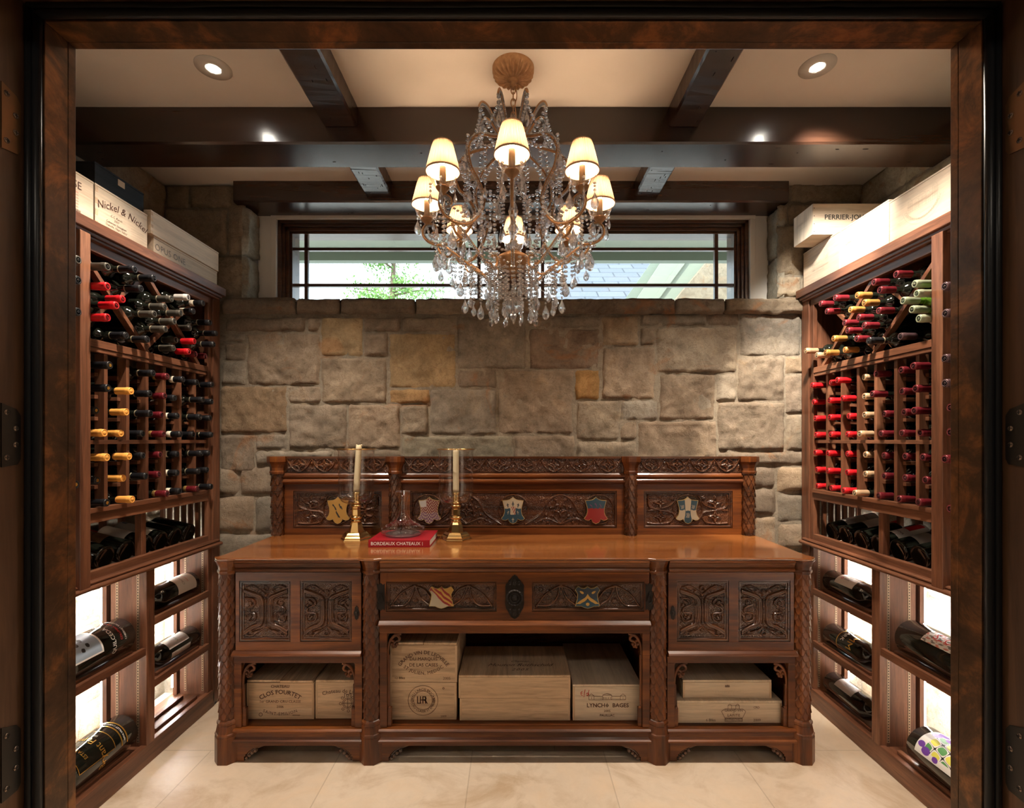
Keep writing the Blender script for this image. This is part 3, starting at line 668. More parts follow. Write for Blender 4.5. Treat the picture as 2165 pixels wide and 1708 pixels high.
lt=[[540,515,345,465,500,365,500],[None,835,770,695,810,725,850],[1140,1090,1105,995,1000,1040,None],[1335,1300,1260,1285,1235,1220,1335],[1555,1440,1480,1520,1475,1480,1510],[1745,1830,1795,1700,1810,1772,1750],[1960,1955,1930,1950,1910,1893,1950]]
lc=[['crest','crest','crest','orange','orange','crest','crest'],['black']+['orange']*6,['black']*7,['dkred']*7,['band']*7,['black']*6+['dkred'],['black']*7]; lc[5][6]='dkred'
yc=[1.905+.058]+[(dvL[i]+dvL[i+1])/2 for i in range(5)]+[2.652]
rs=random.Random(9)
for c in range(7):
    for r_ in range(7):
        px=lt[c][r_]
        if px is None: continue
        x=tipx(px/6.56+150,yc[c]); x=min(max(x,1.562),1.655); k=lc[c][r_]
        bottle(-1,x,yc[c]+rs.uniform(-.0006,.0006),ROWS[r_]+rs.uniform(-.0002,.0006),k,f'{CN[k]} bottle, left rack, {ORD[c]} column from the front, {ORD[r_]} row down','bottles in the left rack columns',rs.uniform(0,6))
rt=[[170,180,190,195,190,200,203],[290,280,282,288,272,270,293],[330,362,405,395,395,392,370],[500,502,502,472,508,508,440],[578,552,660,608,630,648,592],[735,742,755,740,785,770,722],[812,825,817,855,872,888,845]]
rc=['red','red','red','tan','dkred','dkred','dkred']
yr=[2.686-.004]+[(dvR[6-i]+dvR[5-i])/2 if False else None for i in range(1,7)]
E=[2.745]+dvR[::-1]+[1.925]; yr=[(E[i]+E[i+1])/2 for i in range(7)]
for c in range(7):
    for r_ in range(7):
        x=tipx(rt[c][r_]/2.997+1660,yr[c]); x=min(max(x,1.562),1.655); k=rc[c]
        bottle(1,x,yr[c]+rs.uniform(-.0006,.0006),ROWS[r_]+rs.uniform(-.0002,.0006),k,f'{CN[k]} bottle, right rack, {ORD[c]} column from far end, {ORD[r_]} row down','bottles in the right rack columns',rs.uniform(0,6))
# diagonal bins
def bins(s,lst,org,scl,y0,y1,who,xp=1.592,sl_=None):
    P=[]
    for (x,y,k) in lst:
        px,py=org[0]+x/scl,org[1]+y/scl; off=abs(px-PX); Y=xp*F/off; Z=EYE+(PY-py)*Y/F; P.append([Y,Z,k,px,py,F/off,(PY-py)/off])
    zlo,zhi=1.845+.039,2.150
    ya_,yb_=sl_; hf=(yb_-ya_-.055)/2; segs=[]
    for k_ in range(2):
        a_=ya_+k_*(hf+.004); segs+=[((a_,2.186),(a_+hf,1.845)),((a_+.004,1.857),(a_+hf,2.178))]
    ar=random.Random(17); Xs=[xp for p in P]; pos=lambda i,x:(P[i][5]*x,EYE+P[i][6]*x)
    def sd(q):
        b=9.
        for (A,B) in segs:
            vy,vz=B[0]-A[0],B[1]-A[1]; t=min(max(((q[0]-A[0])*vy+(q[1]-A[1])*vz)/(vy*vy+vz*vz),0),1); b=min(b,math.hypot(q[0]-A[0]-t*vy,q[1]-A[1]-t*vz))
        return b
    def cost(i,x):
        q=pos(i,x); c=max(0,zlo-q[1])**2*3+max(0,q[1]-zhi)**2*3+max(0,y0+.039-q[0])**2*2+max(0,q[0]-y1+.039)**2*2+max(0,.048-sd(q))**2+.0004*(x-xp)**2
        for j in range(len(P)):
            if j!=i:
                w=pos(j,Xs[j]); c+=max(0,.0768-math.hypot(q[0]-w[0],q[1]-w[1]))**2
        return c
    for it in range(160):
        for i in range(len(P)):
            b=cost(i,Xs[i]); T=2e-4*(1-it/160)
            for _ in range(6):
                x=min(max(Xs[i]+ar.gauss(0,.02),1.553),1.648); c=cost(i,x)
                if c<b or ar.random()<math.exp(-(c-b)/(T+1e-9)): Xs[i]=x; b=c
    Q=[list(pos(i,Xs[i])) for i in range(len(P))]
    for it in range(1500):
        for i in range(len(Q)):
            for j in range(i):
                dy,dz=Q[i][0]-Q[j][0],Q[i][1]-Q[j][1]; d=math.hypot(dy,dz)+1e-9
                if d<.0765:
                    q=(.0765-d)/2/d*.8; Q[i][0]+=dy*q;Q[i][1]+=dz*q;Q[j][0]-=dy*q;Q[j][1]-=dz*q
        for q in Q:
            for (A,B) in segs:
                vy,vz=B[0]-A[0],B[1]-A[1]; L2=vy*vy+vz*vz; t=((q[0]-A[0])*vy+(q[1]-A[1])*vz)/L2; t=min(max(t,0),1)
                ny_,nz_=q[0]-A[0]-t*vy,q[1]-A[1]-t*vz; d=math.hypot(ny_,nz_)+1e-9
                if d<.0480: k_=(.0480-d)/d*.35; q[0]+=ny_*k_; q[1]+=nz_*k_
        for q in Q: q[0]=min(max(q[0],y0+.039),y1-.039); q[1]=min(max(q[1],zlo),zhi)
    for i,(p,q) in enumerate(zip(P,Q)):
        xt=tipx(p[3],q[0]); xt=min(max(xt,1.553),1.632)
        yield xt,q[0],q[1],p[2]
dl=[(480,678,'olive'),(770,660,'black'),(1025,765,'black'),(852,882,'black'),(478,905,'red'),(622,1012,'red'),(545,1130,'red'),(440,1262,'red'),(665,1450,'black'),(920,1505,'black'),(1210,990,'olive'),(1130,1080,'olive'),(1005,1172,'olive'),(1325,1145,'olive'),(1245,1240,'olive'),(1370,1302,'olive'),(1150,1332,'olive'),(1265,1398,'olive'),(1235,1493,'olive'),(1410,962,'white'),(1590,1035,'band'),(1475,1135,'band'),(1750,1400,'black'),(1675,1500,'black'),(1485,1500,'red'),(1420,1655,'red'),(1500,1680,'dkred'),(1600,1700,'dkred'),(1745,1640,'black')]
dlx=['upper bin beside the front stile, topmost','top bin under the crown, first','top bin under the crown, furthest right','top bin under the crown, lowest at the slat crossing','topmost of the four red caps','second of the four red caps, furthest out','third of the four red caps','lowest of the four red caps','bottom left on the rail, nearest','bottom on the rail, second from the front','middle pile, topmost','middle pile, second from top','middle pile, leftmost','middle pile, upper right','middle pile, centre','middle pile, rightmost','middle pile, left of the lower pair','middle pile, right of the lower pair','middle pile, lowest','top right bin, alone','top right bin, further out','top right bin, nearer the crossing','far right bin, topmost','far right bin, middle','far right bin, upper of two','far right bin, lower of two','low beside the slat foot, nearer','low beside the slat foot, further','far right bin, lowest']
for (x,y,z,k),w in zip(bins(-1,dl,(150,460),5.694,1.862,2.672,'left',sl_=(1.892,2.666)),dlx): bottle(-1,x,y,z,k,f'{CN[k]} bottle, left bins, {w}','bottles in the left diagonal bins',rs.uniform(0,6),True)
dr_=[(395,1127,'dkred'),(290,1168,'dkred'),(335,1222,'dkred'),(555,1100,'gold'),(605,1167,'gold'),(505,1207,'gold'),(835,960,'dkred'),(675,1012,'dkred'),(718,1070,'dkred'),(710,1232,'dkred'),(565,1270,'dkred'),(462,1305,'dkred'),(605,1332,'dkred'),(485,1362,'dkred'),(550,1428,'dkred'),(600,1468,'black'),(970,1062,'green'),(985,1125,'green'),(885,1170,'green'),(950,1237,'green'),(1000,1302,'green'),(868,1412,'purple'),(383,1447,'gold'),(183,1508,'tan'),(262,1558,'tan'),(320,1545,'gold'),(465,1518,'gold')]
drx=['far bin, topmost','far bin, leftmost','far bin, lowest','upper trio, topmost','upper trio, rightmost','upper trio, leftmost','top bin under the crown, highest','top bin under the crown, leftmost','top bin under the crown, lowest','middle pile, highest','middle pile, second down','middle pile, leftmost','middle pile, centre right','middle pile, lower left','middle pile, lowest','bottom of the middle pile','near bin, topmost','near bin, second down','near bin, furthest out','near bin, fourth down','near bin, lowest','on the rail under the green caps','low far bin, above the rail','furthest out beside the far stile','on the rail, second from the far stile','on the rail, third from the far stile','on the rail, nearest of the low group']
for (x,y,z,k),w in zip(bins(1,dr_,(1650,300),3.4155,1.882,2.715,'right',sl_=(1.912,2.708)),drx): bottle(1,x,y,z,k,f'{CN[k]} bottle, right bins, {w}','bottles in the right diagonal bins',rs.uniform(0,6),True)
# near unit bottles (beyond the front stile)
for (px,py,k,w) in ((174,549,'olive','topmost'),(172,592,'black','second down'),(179,659,'black','third down'),(160,1025,'crest','lowest')):
    Y=1.780; z_=uz(py,Y); z_=min(ROWS,key=lambda q:abs(q-z_)) if z_<1.78 else z_; bottle(-1,max(tipx(px,Y),1.56),Y,z_,k,f'{CN[k]} bottle behind the left bronze frame edge, {w}','bottles at the left edge of the doorway')
for (px,py,k,w) in ((1987,605,'purple','topmost'),(1999,662,'purple','second down'),(1992,765,'purple','third down'),(1998,818,'purple','fourth down'),(2009,870,'dkred','fifth down'),(2009,917,'dkred','sixth down'),(1993,969,'dkred','seventh down'),(2009,1072,'dkred','lowest')):
    Y=1.795; z_=uz(py,Y); z_=min(ROWS,key=lambda q:abs(q-z_)) if z_<1.78 else z_; bottle(1,max(tipx(px,Y),1.56),Y,z_,k,f'{CN[k]} bottle behind the right bronze frame edge, {w}','bottles at the right edge of the doorway')
# ---- big bottles
def label_arc(m,rb,h0,h1,a0,a1,mi=0,lift=.0006,art=None,ny=10,nx=24,phi=0):
    P=np.zeros((ny+1,nx+1,3)); mf=[]
    for j in range(ny+1):
        h=h0+(h1-h0)*j/ny
        for i in range(nx+1):
            a=a0+(a1-a0)*i/nx; P[j,i]=(h,(rb+lift)*math.cos(a),(rb+lift)*math.sin(a))
    mf=[[ (art(i/nx,j/ny) if art else mi) for i in range(nx)] for j in range(ny)]
    m.grid(P,mi,True,mf); return m
def cyl_text(m,s,size,rb,h,ac,mi,up=1,rot=0,**k):
    """text wrapped round bottle; rot=0: reads around circumference, rot=1: reads along axis"""
    vs,fs=text_pts(s,size,**k); out=[]
    for x,y,_ in vs:
        if rot==0: hh=h+up*y; a=ac+up*x/rb
        else: hh=h+up*x; a=ac-up*y/rb
        out.append((hh,(rb+.0012)*math.cos(a),(rb+.0012)*math.sin(a)))
    m.add(out,fs,mi)
def bigbottle(loc,rot,L_,rb,label,group,capc='black',parts=(),body=.62,rn=.017,neckl=.22):
    o=thing('large_wine_bottle',loc,label,'bottle',group); o.rotation_mode='XYZ'; o.rotation_euler=rot
    o.rotation_euler=rot
    g=MB(); g.lathe(bprof(L_,rb,rn,L_*body,L_*neckl),36,axis='x'); link('bottle_glass',g.mesh('bottle_glass',[bottle_glass]),o)
    c=MB(); c.lathe([(rn+.0004,-L_*.20),(rn+.001,-L_*.195),(rn+.001,-.012),(rn+.002,-.010),(rn+.0015,0),(rn*.8,.0012),(.0001,.0012)],24,axis='x'); link('foil_capsule',c.mesh('foil_capsule',[CAPM[capc]]),o)
    for nm_,mb,mats in parts: link(nm_,mb.mesh(nm_,mats),o)
    return o
def lab(rb,h0,h1,ac,wd,mats,txt=(),art=None,nx=24,ny=10):
    m=MB(); label_arc(m,rb,h0,h1,ac-wd/2,ac+wd/2,0,art=art,nx=nx,ny=ny)
    for t in txt: cyl_text(m,*t[:2],rb,*t[2:5],**(t[5] if len(t)>5 else {}))
    return ('front_label',m,mats)
# magnums in display row: neck to the wall, raised. local +x = neck direction
def magnum(s,y,tl,label,lb,cap,r=.051,L_=.285,tilt=13,yaw=0.):
    ti=math.radians(tilt); bx_=1.707; bz=.902+r*math.cos(ti)+.004
    dirx=s*math.cos(ti)
    # tip location
    loc=(s*(bx_+L_*math.cos(ti)),y,bz+L_*math.sin(ti))
    rot=(0,-ti,0) if s>0 else (0,-ti,PI)
    # with s<0 neck must point to -x: rotate z by PI after tilt
    return bigbottle(loc,rot,L_,r,label,'magnums lying in the '+('left' if s<0 else 'right')+' display row',cap,lb)
UPA=PI/2
def up_label(r,L_,h0,h1,wd,mat,extra=(),art=None,mats=None,shift=0,s=-1):
    ac=PI/2+shift
    return [lab(r,-L_+h0,-L_+h1,ac,wd,mats or [mat,blackink,redink],extra,art)]
ml=[(1.975,'nearest, mostly hidden by the stile','paper',None),(2.086,'second from the front, pale label with black lettering','paper','G'),(2.20,'third from the front, dark brown label','dark',None),(2.32,'behind the display post, pale curved label','paper',None),(2.425,'fourth from the far end... ','x',None)]
spec_l=[(1.968,'brown','orange and brown label, nearest the front stile','black'),(2.080,'grand','pale label and black lettering, second from the front','black'),(2.193,'dark','dark brown label, just in front of the display post','black'),(2.305,'pale','plain pale label, just behind the display post','red'),(2.408,'logo','pale label with a small dark oval','black'),(2.511,'stripe','black body with one gold line','black'),(2.618,'plain','furthest back in the row, all black','black')]
brownlab=plain('brown_label',(.16,.09,.05),.5); greylab=plain('grey_label',(.40,.37,.34),.55)
for (y,kind,desc,cap) in spec_l:
    r,L_=.051,.285; ps=[]
    sh=-.30
    if kind=='grand':
        ps=[lab(r,-L_+.075,-L_+.19,PI/2+sh,2.3,[greylab,blackink,whiteink],[('GRAND',.030,-L_+.225,PI/2+sh-.1,2,dict(up=1,rot=0)),('Chateau',.014,-L_+.15,PI/2+sh,1,dict(up=1,rot=0))],lambda u,v:1 if .31<v<.38 else 0,ny=14)]
    elif kind=='brown': ps=[lab(r,-L_+.10,-L_+.20,PI/2+sh,2.2,[brownlab,plain('rust_label',(.45,.10,.05),.5)],(),lambda u,v:1 if v>.6 else 0)]
    elif kind=='dark': ps=[lab(r,-L_+.09,-L_+.21,PI/2+sh,2.2,[brownlab,blackink],[('RESERVE',.014,-L_+.15,PI/2+sh,1,dict(up=1,rot=0))])]
    elif kind=='pale': ps=[lab(r,-L_+.075,-L_+.20,PI/2+sh,2.3,[paper,grayink])]
    elif kind=='logo': ps=[lab(r,-L_+.045,-L_+.21,PI/2+sh,2.3,[greylab,plain('blue_oval',(.03,.05,.09),.4),grayink],[('Estate',.018,-L_+.11,PI/2+sh,2,dict(up=1,rot=0))],lambda u,v:1 if ((u-.62)/.12)**2+((v-.86)/.08)**2<1 else 0,ny=26,nx=30)]
    elif kind=='stripe': ps=[('gold_line',label_arc(MB(),r,-L_+.15,-L_+.154,0,PI*2,nx=36,ny=1),[goldfoil])]
    magnum(-1,y,None,f'magnum in the left display row, {desc}',ps,cap)
spec_r=[(2.664,'m1','grey label with a white square, furthest back','black'),(2.557,'m2','small pale label, second from the far end','red'),(2.440,'m3','dark, just beyond the display post','olive'),(2.322,'m4','white label with red square, near the post','dkred'),(2.205,'m5','grey label with a dark framed picture','black'),(2.088,'m6','grey label with a small emblem, second from the front','tan'),(1.972,'m7','white label, nearest the front stile','black')]
for (y,kind,desc,cap) in spec_r:
    r,L_=.051,.285; sh=.30; a=PI/2+sh; ps=[]
    T=lambda t,sz,h,mi:(t,sz,-L_+h,a,mi,dict(up=1,rot=1)) 
    Lm=[greylab,plain('lw',(.8,.78,.74),.5),blackink,redink]
    def A1(u,v): return 1 if .12<u<.5 and .08<v<.4 else 0
    def A4(u,v): return 3 if .2<u<.62 and .42<v<.95 else 0
    def A5(u,v): return 2 if .2<u<.7 and .45<v<.92 else 0
    if kind=='m1': ps=[lab(r,-L_+.07,-L_+.24,a,2.2,Lm,[('MERLOT',.016,-L_+.18,a+.1,2,dict(up=1,rot=0)),('o',.03,-L_+.20,a-.2,3,dict(up=1,rot=0))],A1,nx=24,ny=20)]
    elif kind=='m2': ps=[lab(r,-L_+.10,-L_+.19,a,2.0,[paper,brownlab])]
    elif kind=='m3': ps=[]
    elif kind=='m4': ps=[lab(r,-L_+.07,-L_+.22,a,2.2,[paper2,paper2,blackink,redink,whiteink],[('VIGNA',.015,-L_+.10,a,2,dict(up=1,rot=0))],A4,nx=24,ny=20)]
    elif kind=='m5': ps=[lab(r,-L_+.07,-L_+.22,a,2.2,Lm,(),A5,nx=24,ny=20)]
    elif kind=='m6': ps=[lab(r,-L_+.07,-L_+.23,a,2.3,Lm,[('ESTATE',.014,-L_+.16,a+.15,2,dict(up=1,rot=0)),('M',.045,-L_+.19,a-.1,2,dict(up=1,rot=0))],None)]
    else: ps=[lab(r,-L_+.07,-L_+.22,a,2.2,[paper2,blackink])]
    magnum(1,y,None,f'magnum in the right display row, {desc}',ps,cap)
# lying display bottles: axis along -y (neck to the viewer); local +x -> -y : rotate z by -90deg
def lying(s,y_base,zfl,L_,r,label,ps,cap='black',xc=1.720,rn=.017,spin=0.):
    e=(spin,0,-PI/2); z=zfl+math.sqrt(max(r*r-.026**2,0))+.016
    return bigbottle((s*xc,y_base-L_,z+.002),e,L_,r,label,'large bottles on the lit display ledges',cap,ps,rn=rn)
# local frame after rot -90 about z: local x->-Y, local y->+X, local z->Z. up = angle PI/2 ; towards +X = angle 0
def side(s,t): return (PI/2-t) if s<0 else (PI/2+t)   # t: lean from the top towards the aisle
l,r=.40,.058
a=side(-1,.55)
lying(-1,2.645,.626,.40,.056,'big bottle with a cream label on the upper left lit ledge',[lab(.056,-.40+.035,-.40+.175,a,2.6,[paper,grayink,redink],[('Chateau',.020,-.40+.125,a,1,dict(up=1,rot=0)),('Grand Vin',.012,-.40+.09,a,2,dict(up=1,rot=0))])])
lying(-1,2.650,.342,.41,.054,'slimmer bottle with a two-part pale label on the lower left lit ledge',[lab(.054,-.41+.09,-.41+.235,a,1.2,[paper2,plain('green_print',(.25,.38,.30),.5)],[('Vin',.022,-.41+.16,a,1,dict(up=1,rot=0))]),lab(.0542,-.41+.085,-.41+.225,a-1.25*(1),.55,[paper])])
bl=plain('blue_label',(.30,.38,.48),.45)
def artb(u,v):
    if v<.05 or v>.95 or u<.04 or u>.96: return 2
    return 1 if ((u-.45)**2+(v-.5)**2<.06 and (math.sin(u*26+v*14)+math.sin(v*31-u*9)>.7)) else 0
lying(-1,2.172,.510,.46,.075,'huge black bottle with red and white lettering and a blue label, left middle ledge',[('front_label',label_arc(MB(),.075,-.46+.175,-.46+.33,a-1.0,a+1.0,art=artb,nx=110,ny=80),[bl,blackink,whiteink]),
 ('printed_lettering',(lambda m:(cyl_text(m,'QUILCEDA CREEK',.026,.075,-.46+.120,a-.05,0,up=1,rot=0),cyl_text(m,'CABERNET SAUVIGNON',.012,.075,-.46+.062,a-.05,0,up=1,rot=0),cyl_text(m,'COLUMBIA VALLEY',.014,.075,-.46+.082,a-.05,1,up=1,rot=0),m)[-1])(MB()),[whiteink,redink])],rn=.022)
def gold_lab():
    m=MB()
    for h0,h1 in ((.065,.071),(.093,.099)): label_arc(m,.075,-.48+h0,-.48+h1,a-1.1,a+1.1,0,nx=30,ny=1)
    cyl_text(m,'NAPA VALLEY CABERNET',.011,.075,-.48+.082,a-.05,1,up=1,rot=0)
    for (h0,h1,b0,b1) in ((.130,.133,-.9,.9),(.30,.303,-.9,.9),(.130,.303,-.93,-.90),(.130,.303,.90,.93)): label_arc(m,.075,-.48+h0,-.48+h1,a+b0,a+b1,0,nx=20,ny=8)
    cyl_text(m,'Bryant Family',.040,.075,-.48+.19,a-.1,0,up=1,rot=0); cyl_text(m,'ESTATE',.020,.075,-.48+.255,a,0,up=1,rot=0); cyl_text(m,'1997',.012,.075,-.48+.16,a+.35,1,up=1,rot=0); return m
lying(-1,2.185,.082,.48,.075,'huge black bottle with gold lettering on the bottom left deck',[('printed_lettering',gold_lab(),[goldfoil,whiteink])],'gold',rn=.022)
a=side(1,.45)
def oct_art(u,v): return 0
lying(1,2.680,.626,.42,.056,'big bottle with a cut-corner cream label on the upper right lit ledge',[lab(.056,-.42+.10,-.42+.235,a,1.5,[paper,grayink,redink],[('Arietta',.014,-.42+.165,a+.1,1,dict(up=1,rot=1)),('o',.03,-.42+.13,a+.05,2,dict(up=1,rot=1))])])
lying(1,2.675,.342,.42,.056,'black bottle with a gold band and gold lettering on the lower right lit ledge',[('printed_lettering',(lambda m:(label_arc(m,.056,-.42+.115,-.42+.119,0,2*PI,0,nx=36,ny=1),cyl_text(m,'DARK',.030,.056,-.42+.150,a,1,up=1,rot=0),cyl_text(m,'MMM',.055,.056,-.42+.205,a,0,up=1,rot=0),m)[-1])(MB()),[goldfoil,whiteink])])
lying(1,2.672,.082,.43,.056,'black bottle with a plain white label on the bottom right deck',[lab(.056,-.43+.085,-.43+.215,a,1.2,[paper2,faint,redink],[('Vintage',.010,-.43+.15,a,1,dict(up=1,rot=1))])],'dkred')
def artc(u,v):
    t=math.sin(u*19+v*7)+math.sin(v*33-u*11)+.6*math.sin(u*41+v*29)
    return 1 if t>1.0 else (2 if t<-1.1 else 0)
lying(1,2.150,.510,.46,.075,'huge black bottle with a torn white and red label, right middle ledge',[('front_label',label_arc(MB(),.075,-.46+.13,-.46+.34,a-.35,a+.55,art=artc,nx=90,ny=70),[paper2,plain('pink_print',(.62,.24,.20),.5),grayink]),('printed_lettering',(lambda m:(cyl_text(m,'SLOTH',.05,.075,-.46+.24,a,0,up=1,rot=1),m)[-1])(MB()),[redink])],rn=.022)
lv=[paper2,plain('label_purple',(.16,.06,.36),.5),plain('label_green',(.10,.30,.10),.5),plain('label_yellow',(.75,.72,.12),.5),plain('label_orange',(.85,.24,.04),.5),blackink]
def artd(u,v):
    for (cu,cv,rr_) in ((.15,.12,.10),(.32,.10,.09),(.22,.30,.09),(.10,.45,.08),(.85,.2,.1),(.75,.08,.08),(.9,.4,.07)):
        if (u-cu)**2+((v-cv)*1.2)**2<rr_**2: return 1
    t=math.sin(u*17+v*9)+math.sin(v*21-u*12)
    if .25<u<.85 and .15<v<.75: return 2 if t>.6 else (3 if t<-.7 else (5 if abs(t)<.12 else 0))
    return 0
lying(1,2.080,.082,.46,.080,'huge bottle with a colourful purple, green and orange label marked 03, bottom right deck',[('front_label',label_arc(MB(),.080,-.46+.05,-.46+.28,a-1.0,a+1.0,art=artd,nx=150,ny=120),lv),('printed_numerals',(lambda m:(cyl_text(m,'03',.11,.081,-.46+.235,a-.55,0,up=1,rot=0,bold=.03),m)[-1])(MB()),[plain('numeral_orange',(.95,.38,.05),.5)])],rn=.022)
# power outlet on the stone behind the left rack
t=thing('power_outlet',(-1.965,2.10,.30),'white duplex power outlet on the stone behind the left rack','outlet')
m=MB(); m.box(-1.966,-1.960,2.06,2.14,.235,.36); part('cover_plate',m,plain('outlet_white',(.8,.8,.78),.4),t,.002)
m=MB(); m.box(-1.9601,-1.957,2.082,2.118,.25,.345); part('socket_face',m,plain('outlet_face',(.72,.72,.70),.4),t,.001)
# ------------------------------------------------------------------ crates
def crate_box(loc,label,parts_,group,cat='wine crate'):
    t=thing('wine_crate',loc,label,cat,group); return t
def top_crate(s,xf,y0,y1,z0,z1,label,marks,depth=.30,mat=crate,group='wooden wine crates on top of the racks',name='wine_crate',joint=True,lidt=.008):
    t=thing(name,(s*(xf+depth/2),(y0+y1)/2,z0),label,'wine crate',group)
    m=MB(); m.box(s*xf,s*(xf+depth),y0,y1,z0,z1-lidt); 
    o=part('crate_body',m,mat['y'] if isinstance(mat,dict) else mat,t,.0012)
    m=MB(); m.box(s*(xf-.001),s*(xf+depth),y0-.001,y1+.001,z1-lidt+.0005,z1); part('crate_lid',m,mat['y'] if isinstance(mat,dict) else mat,t,.001)
    if joint:
        m=MB(); n=7; h=(z1-z0-lidt)/n
        for k in range(0,n,2):
            m.box(s*(xf-.0006),s*(xf+.002),y0+.0005,y0+.014,z0+k*h,z0+(k+1)*h)
        part('finger_joint',m,crate_d['x'],t)
    if marks:
        m=MB(); U=(0,1,0) if s<0 else (0,-1,0)
        marks(m,(s*xf,(y0+y1)/2,(z0+z1)/2),U,(0,0,1)); part('printed_mark',m,[ink,faint,grayink,redink],t)
    return t
def mk_nickel(m,O,U,V):
    text_on(m,'Nickel & Nickel',.042,O,U,V,0,0,.030,warp=arc(.36),shear=.25,n=.0012)
    for i,(s_,z) in enumerate((('C.C. Ranch',-.012),('2007',-.026),('Cabernet Sauvignon',-.040),('Oakville, Napa Valley',-.054))): text_on(m,s_,.013,O,U,V,0,-.035,z,shear=.2)
    for k in range(6): text_on(m,'produced and bottled by',.007,O,U,V,1,.08,-.018-k*.010)
def mk_av(m,O,U,V):
    text_on(m,'CAYUSE',.040,O,U,V,0,.045,.035)
    for k in range(6): text_on(m,'bionic frog vineyard walla walla',.0085,O,U,V,0 if k%2 else 3,.05,.008-k*.011)
    text_on(m,'#####',.016,O,U,V,0,.09,-.06)
def mk_opus(m,O,U,V): text_on(m,'OPUS ONE',.042,O,U,V,2,-.13,0,spacing=1.05)
top_crate(-1,1.642,1.60,1.943,2.291,2.459,'pale pine crate at the far left edge, printed with brown lines',mk_av)
top_crate(-1,1.64,1.948,2.226,2.291,2.459,'pale pine crate with large script lettering on the left rack',mk_nickel)
top_crate(-1,1.64,2.266,2.75,2.291,2.380,'lower of two long flat crates on the left rack, with grey lettering',mk_opus,joint=False)
top_crate(-1,1.63,2.234,2.747,2.381,2.486,'upper of two long flat crates on the left rack, finger-jointed and blank',None)
bc=top_crate(-1,1.66,1.970,2.231,2.460,2.556,'black wooden box on top of the pine crates at left',None,.25,blackwood,joint=False,name='wine_crate')
m=MB(); m.box(-1.6585,-1.6605,2.085,2.121,2.520,2.546); m.box(-1.7185,-1.69,2.165,2.205,2.5941,2.5946) if False else None
o=part('gold_sticker',m,plain('sticker_gold',(.62,.45,.30),.35,.5),bc)
def castle(w,h,seed=0):
    r=random.Random(seed); P=[]
    P.append([(-w,0),(w,0)]); 
    for cx,cw,ch in ((-.8,.14,.7),(-.35,.12,.55),(0,.22,.75),(.38,.12,.6),(.8,.14,.85)):
        x0,x1=(cx-cw)*w,(cx+cw)*w; P.append([(x0,0),(x0,ch*h),(cx*w,ch*h*1.25),(x1,ch*h),(x1,0)])
        for k in range(3): P.append([(x0,ch*h*(k+1)/4),(x1,ch*h*(k+1)/4)])
        P.append([(cx*w,0),(cx*w,ch*h*.9)])
    P.append([(-w,h*.42),(w,h*.42)]); P.append([(-w,h*.36),(w,h*.36)])
    return P
def sh_(P,dx,dy): return [[(a+dx,b+dy) for a,b in pl] for pl in P]
def mk_palmer(m,O,U,V):
    lines_on(m,sh_(castle(.075,.062),.06,.0),O,U,V,.0011,1)
    text_on(m,'CHATEAU PALMER MARGAUX',.016,O,U,V,1,.06,-.045,warp=arc(.10,False))
    lines_on(m,[circ(.06,.04,.085,20,PI*1.1,PI*1.9),circ(.06,.04,.105,20,PI*1.1,PI*1.9)],O,U,V,.0012,1)
    text_on(m,'2014',.016,O,U,V,1,-.07,-.075)
def mk_cheval(m,O,U,V):
    text_on(m,'CHATEAU CHEVAL BLANC',.021,O,U,V,1,0,.02,shear=.1); text_on(m,'Saint-Emilion Grand Cru',.008,O,U,V,1,0,-.01); text_on(m,'2014',.022,O,U,V,1,0,-.045)
def mk_lion(m,O,U,V):
    lines_on(m,sh_(castle(.07,.07,4),0,-.05),O,U,V,.0012,1); lines_on(m,[circ(.05,.03,.022),circ(.05,.03,.012),circ(-.05,.01,.018)],O,U,V,.0012,1); text_on(m,'PAUILLAC',.012,O,U,V,1,0,-.066)
top_crate(1,1.64,1.66,2.163,2.291,2.487,'large pale crate with a castle print at the right doorway edge',lambda m,O,U,V:mk_palmer(m,(O[0],2.05,O[2]),U,V),joint=False)
top_crate(1,1.64,2.168,2.482,2.291,2.500,'white-lit crate with faint lettering in the middle of the right rack top',mk_cheval,joint=False)
top_crate(1,1.64,2.498,2.806,2.291,2.502,'white-lit crate with a faint line drawing at the far end of the right rack',mk_lion,joint=False)
t=thing('wine_crate',(1.75,2.63,2.505),'long crate lying crosswise on the right rack, marked in black','wine crate','wooden wine crates on top of the racks')
m=MB(); m.box(1.54,1.985,2.551,2.724,2.505,2.664); part('crate_body',m,crate['x'],t,.0012)
m=MB(); m.box(1.5385,1.5395,2.553,2.722,2.507,2.662); part('end_board',m,crate['z'],t)
m=MB(); text_on(m,'PERRIER-JOUET',.036,(1.69,2.551,2.593),(1,0,0),(0,0,1),0,.03,0,bold=.012); text_on(m,'PERRIER-JOUET',.016,(1.5385,2.638,2.60),(0,-1,0),(0,0,1),1)
text_on(m,'Champagne Epernay',.009,(1.5385,2.638,2.575),(0,-1,0),(0,0,1),1)
for z in (2.52,2.56,2.60,2.64): lines_on(m,[[(-.002,0),(.002,0)]],(1.546,2.551,z),(1,0,0),(0,0,1),.004,0)
part('printed_mark',m,[blackink,faint],t)
# ------------------------------------------------------------------ sideboard
SX=.007; ZT=.9217; YF=2.240; PZX=[-1.296,-.6425,.6565,1.310]
sb=thing('carved_sideboard',(SX,2.5,0),'long antique carved oak sideboard with tall backboard and painted shields','sideboard')
